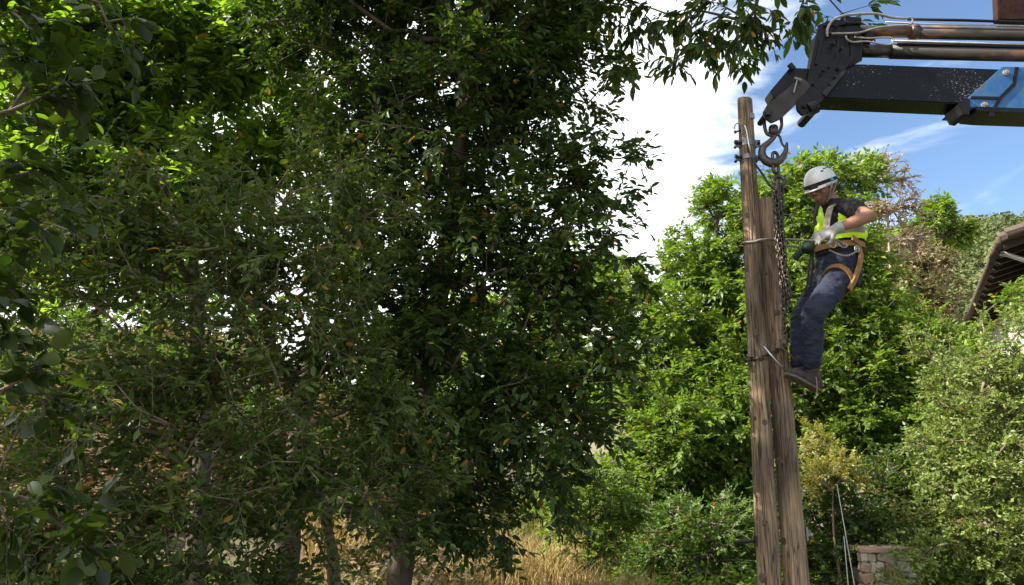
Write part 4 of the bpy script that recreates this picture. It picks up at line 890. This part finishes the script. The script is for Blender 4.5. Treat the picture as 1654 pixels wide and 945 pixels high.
b.limb([H(.080, .022, -.070), H(.089, 0, -.070), H(.080, -.022, -.070)], [.008, .010, .008], 8)
for q in (-1, 1):
    b.ell(H(.060, q*.048, -.022), hF*.030, hS*.022, hU*.024, 10, 7)
    b.ell(H(-.008, q*.078, -.005), hF*.020, hS*.010, hU*.033, 10, 7)   # ear
b.limb([shL, shL.lerp(elL, .5), elL, elL.lerp(wrL, .35), elL.lerp(wrL, .7), wrL], [.060, .056, .047, .046, .037, .029])
b.limb([shR, shR.lerp(elR, .5), elR, elR.lerp(wrR, .4), wrR], [.058, .050, .043, .042, .028])
for hp_, kn_, an_ in ((hipL, knL, anL), (hipR, knR, anR)):
    b.limb([hp_, hp_.lerp(kn_, .5), kn_, kn_.lerp(an_, .35), an_], [.076, .066, .050, .052, .034])
body = b.remesh('body', M_skin, .0065, per, 3)
# eyes, hair, stubble
for q in (-1, 1):
    e = MB(); e.ell(H(.083, q*.030, .012), hF*.010, hS*.013, hU*.006, 10, 6); e.put('eye', M_stubble, per, smooth_=True)
    e = MB(); e.limb([H(.094, q*.016, .030), H(.094, q*.034, .034), H(.082, q*.050, .030)], [.004, .005, .003], 6); e.put('eyebrow', M_stubble, per, smooth_=True)
b = MB(); b.ell(H(-.020, 0, .018), hF*.090, hS*.083, hU*.108, 18, 12); b.limb([H(-.085, .03, -.02), H(-.088, 0, -.035), H(-.085, -.03, -.02)], [.028, .03, .028], 10)
for q in (-1, 1): b.limb([H(.012, q*.076, .03), H(.012, q*.074, -.005)], [.012, .008], 8)
b.remesh('hair', M_stubble, .006, per, 2)
b = MB(); b.loft([(H(.022, 0, -.045), hF*.072, hS*.0635), (H(.022, 0, -.060), hF*.073, hS*.061), (H(.029, 0, -.088), hF*.065, hS*.049), (H(.042, 0, -.114), hF*.042, hS*.034), (H(.047, 0, -.123), hF*.022, hS*.018)], 16); b.put('stubble_beard', mat('stubble', (.13, .07, .05), (.09, .05, .035), .8, 90), per, smooth_=True)
# helmet
hel = bpy.data.objects.new('helmet', None); COL.objects.link(hel); hel.parent = per; hel.location = hc-per.location
def HE(a, b_, c_): return H(a-.006+.10*(c_+.03)*0, b_, c_+.040)
b = MB(); rings = []
for i in range(13):
    t = i/12*math.pi/2*.985; zz = .118*math.sin(t); k = math.cos(t)**.85
    rings.append((HE(-.004, 0, zz), hF*.127*k, hS*.104*k))
low = [(HE(.004, 0, -.036), hF*.134, hS*.107), (HE(.0, 0, -.02), hF*.131, hS*.1075)]
b.loft(low+rings, 36, 2.15)
# brim at the front
me_h = b.put('shell', M_helmet, hel, smooth_=True)
b = MB(); b.loft([(HE(.035, 0, -.041), hF*.120, hS*.095), (HE(.036, 0, -.034), hF*.122, hS*.097), (HE(.02, 0, -.028), hF*.119, hS*.102)], 30, 2.1); b.put('peak', M_helmet, hel, smooth_=True)
b = MB(); rr = []
n = 36; vs = []
for k in range(n):
    t = 2*math.pi*k/n; w_ = .016
    tl = .012*math.cos(t)
    for z_, g_ in ((-.020, .002), (-.020, .007), (.006, .007), (.006, .002)):
        vs.append(HE(math.cos(t)*(.129+g_), math.sin(t)*(.1065+g_), z_+tl*.4))
b.add(vs, [(k*4+j, k*4+(j+1) % 4, ((k+1) % n)*4+(j+1) % 4, ((k+1) % n)*4+j) for k in range(n) for j in range(4)]); b.put('goggle_strap', M_black, hel)
b = MB(); b.ell(HE(.02, .115, -.006), hF*.018, hS*.008, hU*.016, 10, 6); b.put('clip', M_bluep, hel, smooth_=True)
b = MB(); b.ell(HE(.128, .02, -.016), hF*.012, hS*.04, hU*.018, 10, 6); b.put('goggle_pad', M_black, hel, smooth_=True)
b = MB(); b.ell(HE(-.115, .06, -.006), hF*.012, hS*.02, hU*.014, 10, 6); b.put('clip', M_bluep, hel, smooth_=True)
for i in range(4):
    a0 = -.07+i*.036; b = MB(); zc = .075+.010*(1.5-abs(i-1.5)); yc = .105*math.sqrt(max(.05, 1-(a0/.134)**2-(zc/.120)**2))**1.0
    b.limb([HE(a0-.011, yc, zc-.002), HE(a0+.011, yc, zc+.002)], [.0055, .0055], 6); b.put('vent', M_black, hel)
b = MB()
b.tube([HE(.03, .108, -.03), H(.030, .078, -.05), H(.045, .050, -.10), H(.052, .0, -.128), H(.045, -.05, -.10), HE(.03, -.108, -.03)], .0045, 6)
b.tube([HE(-.06, .098, -.03), H(-.02, .082, -.04), H(.025, .074, -.065)], .0045, 6); b.put('chin_strap', M_reflect, hel, smooth_=True)
# clothing
def folds(amp, sc, seed, stretch=1.0):
    def fn(bm):
        for v in bm.verts:
            c = v.co; q = mnoise.noise((c.x*sc+seed, c.y*sc, c.z*sc*stretch))+.5*mnoise.noise((c.x*sc*2.3, c.y*sc*2.3+seed, c.z*sc*2.3*stretch))
            r_ = 1-abs(mnoise.noise((c.x*sc*.9+c.z*sc*.7, c.y*sc*.9, c.z*sc*1.6+seed)))*2
            v.co += v.normal*amp*(q+.8*max(0, r_))
    return fn
b = MB(); torso(b, 3, 9, .006)
b.limb([shL+sd*-.03, shL, shL.lerp(elL, .28), shL.lerp(elL, .46)], [.076, .079, .074, .068]); b.limb([shR, shR.lerp(elR, .55)], [.074, .064])
b.remesh('t_shirt', M_black, .008, per, 4, folds(.005, 16, 2))
# vest: open shell over the shirt, V at the neck, no sleeves
def vest():
    b = MB(); rr = []
    for (px_, Y_, a, b_, g1, g2) in [((1356, 394), 5.70, .155, .125, .02, .022), ((1358, 386), 5.70, .158, .122, .026, .026), ((1356, 374), 5.70, .160, .120, .02, .018), ((1355, 362), 5.69, .160, .118, .016, .016), ((1353, 346), 5.68, .146, .110, .012, .018), ((1351, 336), 5.675, .120, .09, .012, .020), ((1349, 328), 5.67, .095, .072, .012, .014)]:
        rr.append((W(*px_, Y_), sd*(a+g1), f*(b_+g2)))
    b.loft(rr, 40, 2.2)
    def fn(bm):
        folds(.006, 13, 5)(bm)
        top = W(1347, 326, 5.66); dele = []
        for v in bm.verts:
            p = v.co-top; ff = p.dot(f); ss = p.dot(sd)
            if ff > .02 and p.z > -.30 and abs(ss-.01) < .015+max(0, (p.z+.30))*.20: dele.append(v)
            elif abs(ss) > .118 and p.z > -.16 and p.z < .2 and abs(ff+.0) < .085: dele.append(v)
            elif p.z > -.008: dele.append(v)
            elif v.normal.z < -.9 and p.z < -.25: dele.append(v)
        bmesh.ops.delete(bm, geom=dele, context='VERTS')
    o = b.remesh('safety_vest', M_vest, .0075, per, 3, fn)
    # reflective bands follow the vest
    def strip(name, pts, w, m, off=.004):
        dg_ = None; s_ = MB(); vs = []
        for i, (p, nrm_) in enumerate(pts):
            p, nrm_ = Vector(p), Vector(nrm_).normalized(); t = (Vector(pts[min(i+1, len(pts)-1)][0])-Vector(pts[max(i-1, 0)][0])).normalized(); wv = t.cross(nrm_).normalized()*w/2
            vs += [p-wv+nrm_*off, p+wv+nrm_*off, p+wv-nrm_*.004, p-wv-nrm_*.004]
        n_ = len(pts); s_.add(vs, [(i*4+j, i*4+(j+1) % 4, (i+1)*4+(j+1) % 4, (i+1)*4+j) for i in range(n_-1) for j in range(4)]+[(0, 1, 2, 3), (n_*4-1, n_*4-2, n_*4-3, n_*4-4)])
        return s_.put(name, m, per)
    return strip
strip = vest()
def ringpts(px_, Y_, a, b_, t0, t1, n=18, S_=sd, F_=f, tilt=0):
    c = W(*px_, Y_); out_ = []
    for t in np.linspace(R(t0), R(t1), n):
        x, y = math.cos(t), math.sin(t); x2 = math.copysign(abs(x)**(2/2.2), x); y2 = math.copysign(abs(y)**(2/2.2), y)
        out_.append((c+S_*a*x2+F_*b_*y2+up*tilt*x, S_*x/a+F_*y/b_))
    return out_
strip('reflective_band', ringpts((1356, 380), 5.70, .186, .148, -100, 250, 40), .050, M_reflect, .006)
c1 = W(1355, 372, 5.69)
strip('reflective_band', [(W(1352, 331, 5.63)+f*.035, f+up), (W(1348, 340, 5.61)+f*.085+sd*.01, f), (W(1347, 352, 5.60)+f*.11+sd*.01, f), (W(1346, 365, 5.60)+f*.12+sd*.01, f), (W(1345, 380, 5.60)+f*.125+sd*.01, f)], .045, M_reflect, .008)
# trousers
b = MB(); torso(b, 0, 4, .008)
b.ell(W(1362, 452, 5.72), sh*.13, fh*.10, up*.09)
b.limb([hipL, hipL.lerp(knL, .45), knL+Vector((0, 0, .01)), knL.lerp(anL, .35), knL.lerp(anL, .72), knL.lerp(anL, .90)], [.100, .090, .076, .070, .066, .066], 18)
b.limb([hipR, hipR.lerp(knR, .45), knR, knR.lerp(anR, .4), knR.lerp(anR, .92)], [.095, .084, .070, .066, .060], 18)
b.remesh('jeans', M_denim, .0085, per, 4, folds(.0075, 17, 9, 1.5))
# boots
def boot(an, toe, heel, name='boot'):
    rt = bpy.data.objects.new(name, None); COL.objects.link(rt); rt.parent = per; rt.location = an-per.location
    d = (toe-heel); L = d.length; d = d.normalized(); s_ = d.cross(up).normalized(); u_ = s_.cross(d).normalized()
    q = lambda a, b_, c_: heel+d*a*L+s_*b_+u_*c_
    b = MB(); b.loft([(q(-.02, 0, .05), s_*.028, u_*.030), (q(.05, 0, .055), s_*.038, u_*.045), (q(.25, 0, .058), s_*.040, u_*.050), (q(.45, 0, .055), s_*.043, u_*.048), (q(.65, 0, .044), s_*.047, u_*.036), (q(.85, 0, .037), s_*.044, u_*.029), (q(.97, 0, .032), s_*.030, u_*.020), (q(1.0, 0, .030), s_*.016, u_*.012)], 18, 2.3)
    b.limb([q(.2, 0, .08), an.lerp(q(.2, 0, .08), .2), an+Vector((0, 0, .05))], [.048, .051, .053], 14)
    b.remesh('upper', M_boot, .006, rt, 3, folds(.003, 30, 4))
    b = MB(); pr_ = [(-.03, .025), (.05, .036), (.25, .036), (.45, .038), (.65, .046), (.85, .042), (.97, .028), (1.02, .012)]
    b.add([q(a, w_, z_) for z_ in (0., .020) for a, w_ in pr_]+[q(a, -w_, z_) for z_ in (0., .020) for a, w_ in pr_], [])
    n_ = len(pr_); A = lambda i, z_, m_: m_*2*n_+z_*n_+i
    fs = []
    for i in range(n_-1):
        fs += [(A(i, 0, 0), A(i+1, 0, 0), A(i+1, 0, 1), A(i, 0, 1)), (A(i, 1, 0), A(i, 1, 1), A(i+1, 1, 1), A(i+1, 1, 0)), (A(i, 0, 0), A(i, 1, 0), A(i+1, 1, 0), A(i+1, 0, 0)), (A(i, 0, 1), A(i+1, 0, 1), A(i+1, 1, 1), A(i, 1, 1))]
    fs += [(A(0, 0, 0), A(0, 0, 1), A(0, 1, 1), A(0, 1, 0)), (A(n_-1, 0, 0), A(n_-1, 1, 0), A(n_-1, 1, 1), A(n_-1, 0, 1))]
    b.f = fs; b.put('sole', M_sole, rt, bevel=.003)
    for i in range(5):
        b = MB(); b.tube([q(.34+i*.065, .034, .085-i*.006), q(.35+i*.065, 0, .108-i*.009), q(.33+i*.065, -.034, .085-i*.006)], .0035, 5); b.put('lace', M_lace, rt)
    b = MB(); b.tube(curve([q(.33, -.02, .11), q(.30, -.05, .07), q(.24, -.055, .0), q(.2, -.05, -.06)], 12), .003, 5); b.put('lace', M_lace, rt)
boot(anL, W(1269, 606, 5.47), W(1322, 634, 5.62))
boot(anR, W(1283, 606, 5.58), W(1312, 622, 5.80))
# gloved hands: palm, four fingers, thumb, cuff
def hand(wr, d, nrm_, side, curl, m, name='glove', cuff=.0):
    d = Vector(d).normalized(); nrm_ = Vector(nrm_); nrm_ = (nrm_-d*nrm_.dot(d)).normalized(); s_ = d.cross(nrm_).normalized()*side
    b = MB()
    b.loft([(wr-d*(.02+cuff), s_*.045, nrm_*.040), (wr-d*.01, s_*.039, nrm_*.034), (wr+d*.02, s_*.038, nrm_*.024), (wr+d*.06, s_*.046, nrm_*.020), (wr+d*.10, s_*.046, nrm_*.017), (wr+d*.112, s_*.038, nrm_*.012)], 18, 2.4)
    for i, (o_, L) in enumerate(((-.034, .070), (-.0115, .080), (.0115, .075), (.034, .060))):
        p = wr+d*.098+s_*o_; pts = [p]; a = curl*.35
        for sg in (.45, .32, .26):
            p = p+(d*math.cos(a)-nrm_*math.sin(a))*L*sg; pts.append(p); a += curl*.55
        b.limb(pts, [.0115, .011, .010, .0088], 10)
    t0 = wr+d*.035-s_*.036; b.limb([t0, t0+(-s_*.6+d*.6-nrm_*.5).normalized()*.034, t0+(-s_*.5+d*.75-nrm_*.55).normalized()*.062, t0+(-s_*.25+d*.9-nrm_*.7).normalized()*.082], [.017, .0145, .0125, .010], 10)
    return b.remesh(name, m, .0042, per, 2)
hand(wrL+(haL-wrL).normalized()*.0, (haL-wrL)+Vector((0, 0, -.012)), (.0, -.75, .65), 1, 1.05, M_glove, 'glove', .025)
hand(wrR, (haR-wrR), (-.2, .3, .9), -1, 1.1, M_glove2, 'glove', .03)
b = MB(); b.tube([wrL+(elL-wrL)*.07, wrL+(elL-wrL)*.11], .040, 16); b.put('cuff', M_black, per, smooth_=True)
# harness
def beltring(px_, Y_, a, b_, w_, m, name, t0=0, t1=360, h=1, tilt=0, n=40, off=.006):
    S_ = sh if h else sd; F_ = fh if h else f
    return strip(name, ringpts(px_, Y_, a, b_, t0, t1, n, S_, F_, tilt), w_, m, off)
beltring((1355, 404), 5.70, .166, .132, .085, M_black, 'harness_belt', h=0)
beltring((1355, 402), 5.70, .176, .142, .040, M_strap, 'belt_webbing', -60, 150, 0)
# leg loop round the near thigh, hip strap, loop on the far thigh
def thigh_loop(hp_, kn_, s, r, m, w_=.042, tl=.35):
    ax_ = (kn_-hp_).normalized(); c = hp_.lerp(kn_, s); e1 = ax_.cross(up).normalized(); e2 = ax_.cross(e1).normalized(); pts = []
    for t in np.linspace(0, 2*math.pi, 30):
        pts.append((c+e1*math.cos(t)*r+e2*math.sin(t)*r+ax_*tl*r*math.sin(t+.5), e1*math.cos(t)+e2*math.sin(t)))
    strip('leg_strap', pts, w_, m, .005)
thigh_loop(hipL, knL, .12, .108, M_strap); thigh_loop(hipR, knR, .15, .104, M_strap)
strip('hip_strap', [(W(1387, 398, 5.57), (.7, -.7, 0)), (W(1390, 412, 5.545), (.7, -.7, 0)), (W(1387, 430, 5.525), (.7, -.7, 0)), (W(1380, 450, 5.52), (.7, -.7, -.1)), (W(1371, 468, 5.52), (.6, -.7, -.3))], .045, M_strap, .014)
strip('shoulder_strap', [(W(1376, 384, 5.50), (.3, -.9, .1)), (W(1384, 390, 5.53), (.5, -.8, .1)), (W(1388, 400, 5.58), (.7, -.6, 0))], .04, M_strap, .012)
def ring_at(c, r, t, nrm_, m, name='d_ring', sq=1.):
    nrm_ = Vector(nrm_).normalized(); e1 = nrm_.cross(up).normalized(); e2 = nrm_.cross(e1); b = MB()
    b.tube([c+e1*math.cos(a)*r+e2*math.sin(a)*r*sq for a in np.linspace(0, 2*math.pi, 19)], t, 7); b.put(name, m, per, smooth_=True)
ring_at(W(1345, 394, 5.46), .028, .005, (.3, -1, .1), M_steel); ring_at(W(1362, 396, 5.46), .030, .0045, (.2, -1, .3), M_steel, 'carabiner', .6); ring_at(W(1384, 402, 5.52), .022, .005, (.5, -1, 0), M_steel)
b = MB(); b.tube(curve([W(1340, 404, 5.45), W(1352, 410, 5.42), W(1368, 413, 5.42), W(1380, 408, 5.46), W(1384, 401, 5.50)], 24), .007, 8); b.put('tether', M_rope, per, smooth_=True)
b = MB(); b.tube(curve([W(1318, 385, 5.44), W(1335, 386, 5.42), W(1352, 388, 5.42), W(1362, 396, 5.45)], 20), .009, 8); b.put('rope_grip', M_iron, per, smooth_=True)
b = MB(); b.limb([W(1312, 405, 5.55), W(1310, 430, 5.55), W(1306, 462, 5.54), W(1300, 478, 5.54)], [.014, .018, .018, .01], 10); b.put('tool_strap', M_black, per, smooth_=True)
b = MB(); b.ell(W(1306, 398, 5.52), (.05, 0, 0), (0, .04, 0), (0, 0, .035)); b.put('tool_pouch', M_glove2, per, smooth_=True)

# ------------------------------------------------------------------ small things by the poles
M_pale = mat('pale_paint', (.62, .62, .60), (.45, .45, .43), .5, 20)
def rod(name, label, pts, r, m, cat, tops=None):
    b = MB(); b.tube(pts, r, 6); o = b.put(name, m, None); setp(o, label, cat); return o
p0 = W(1352, 783, 8.8); p1 = W(1380, 945, 8.8); pf = p0+(p1-p0)*((p0.z-gz(p1.x, 8.8)+.03)/(p0.z-p1.z)); rod('stay_wire', 'long pale stay wire slanting down beside the yellowing shrub', [p0, pf], .0045, M_pale, 'wire')
p0 = W(1363, 866, 8.9); p1 = W(1370, 945, 8.9); pf = p0+(p1-p0)*((p0.z-gz(p1.x, 8.9)+.03)/(p0.z-p1.z)); rod('marker_rod', 'short pale rod standing next to the stay wire', [p0, pf], .005, M_pale, 'rod')
q0 = W(1036, 861, 10.0); q1 = W(1084, 860, 10.0)
rod('dead_stalk', 'single pale dead stalk lying level across the bramble bush', [q0, q0.lerp(q1, .5)+Vector((0, 0, .006)), q1], .009, M_straw, 'stalk')
for i, (x, t, lx) in enumerate([(1050, 905, 1062), (1085, 908, 1100), (1130, 900, 1152), (1132, 925, 1180), (1160, 932, 1180), (1096, 920, 1080)]):
    yy = 7.2+.15*i; rt = empty('grass_stem', Vector((W(x, 945, yy).x, yy, gz(W(x, 945, yy).x, yy))), 'tall bleached grass stem nodding in front of the bramble bush', 'grass', 'tall bleached grass stems')
    tp = W(lx, t, yy); bs = rt.location.copy(); mid = bs.lerp(tp, .6); mid.x = bs.x+(tp.x-bs.x)*.25
    cv = curve([bs, mid, tp-Vector(((tp.x-bs.x)*.25, 0, -.01)), tp], 16); b = MB(); b.tube(cv, [.0035]*(len(cv)-5)+[.003]*5, 5); b.put('stalk', M_straw, rt)
    b = MB(); e0 = cv[-6]; b.tube([e0, e0.lerp(tp, .4), tp], [.004, .009, .002], 5); b.put('seed_head', M_straw, rt)
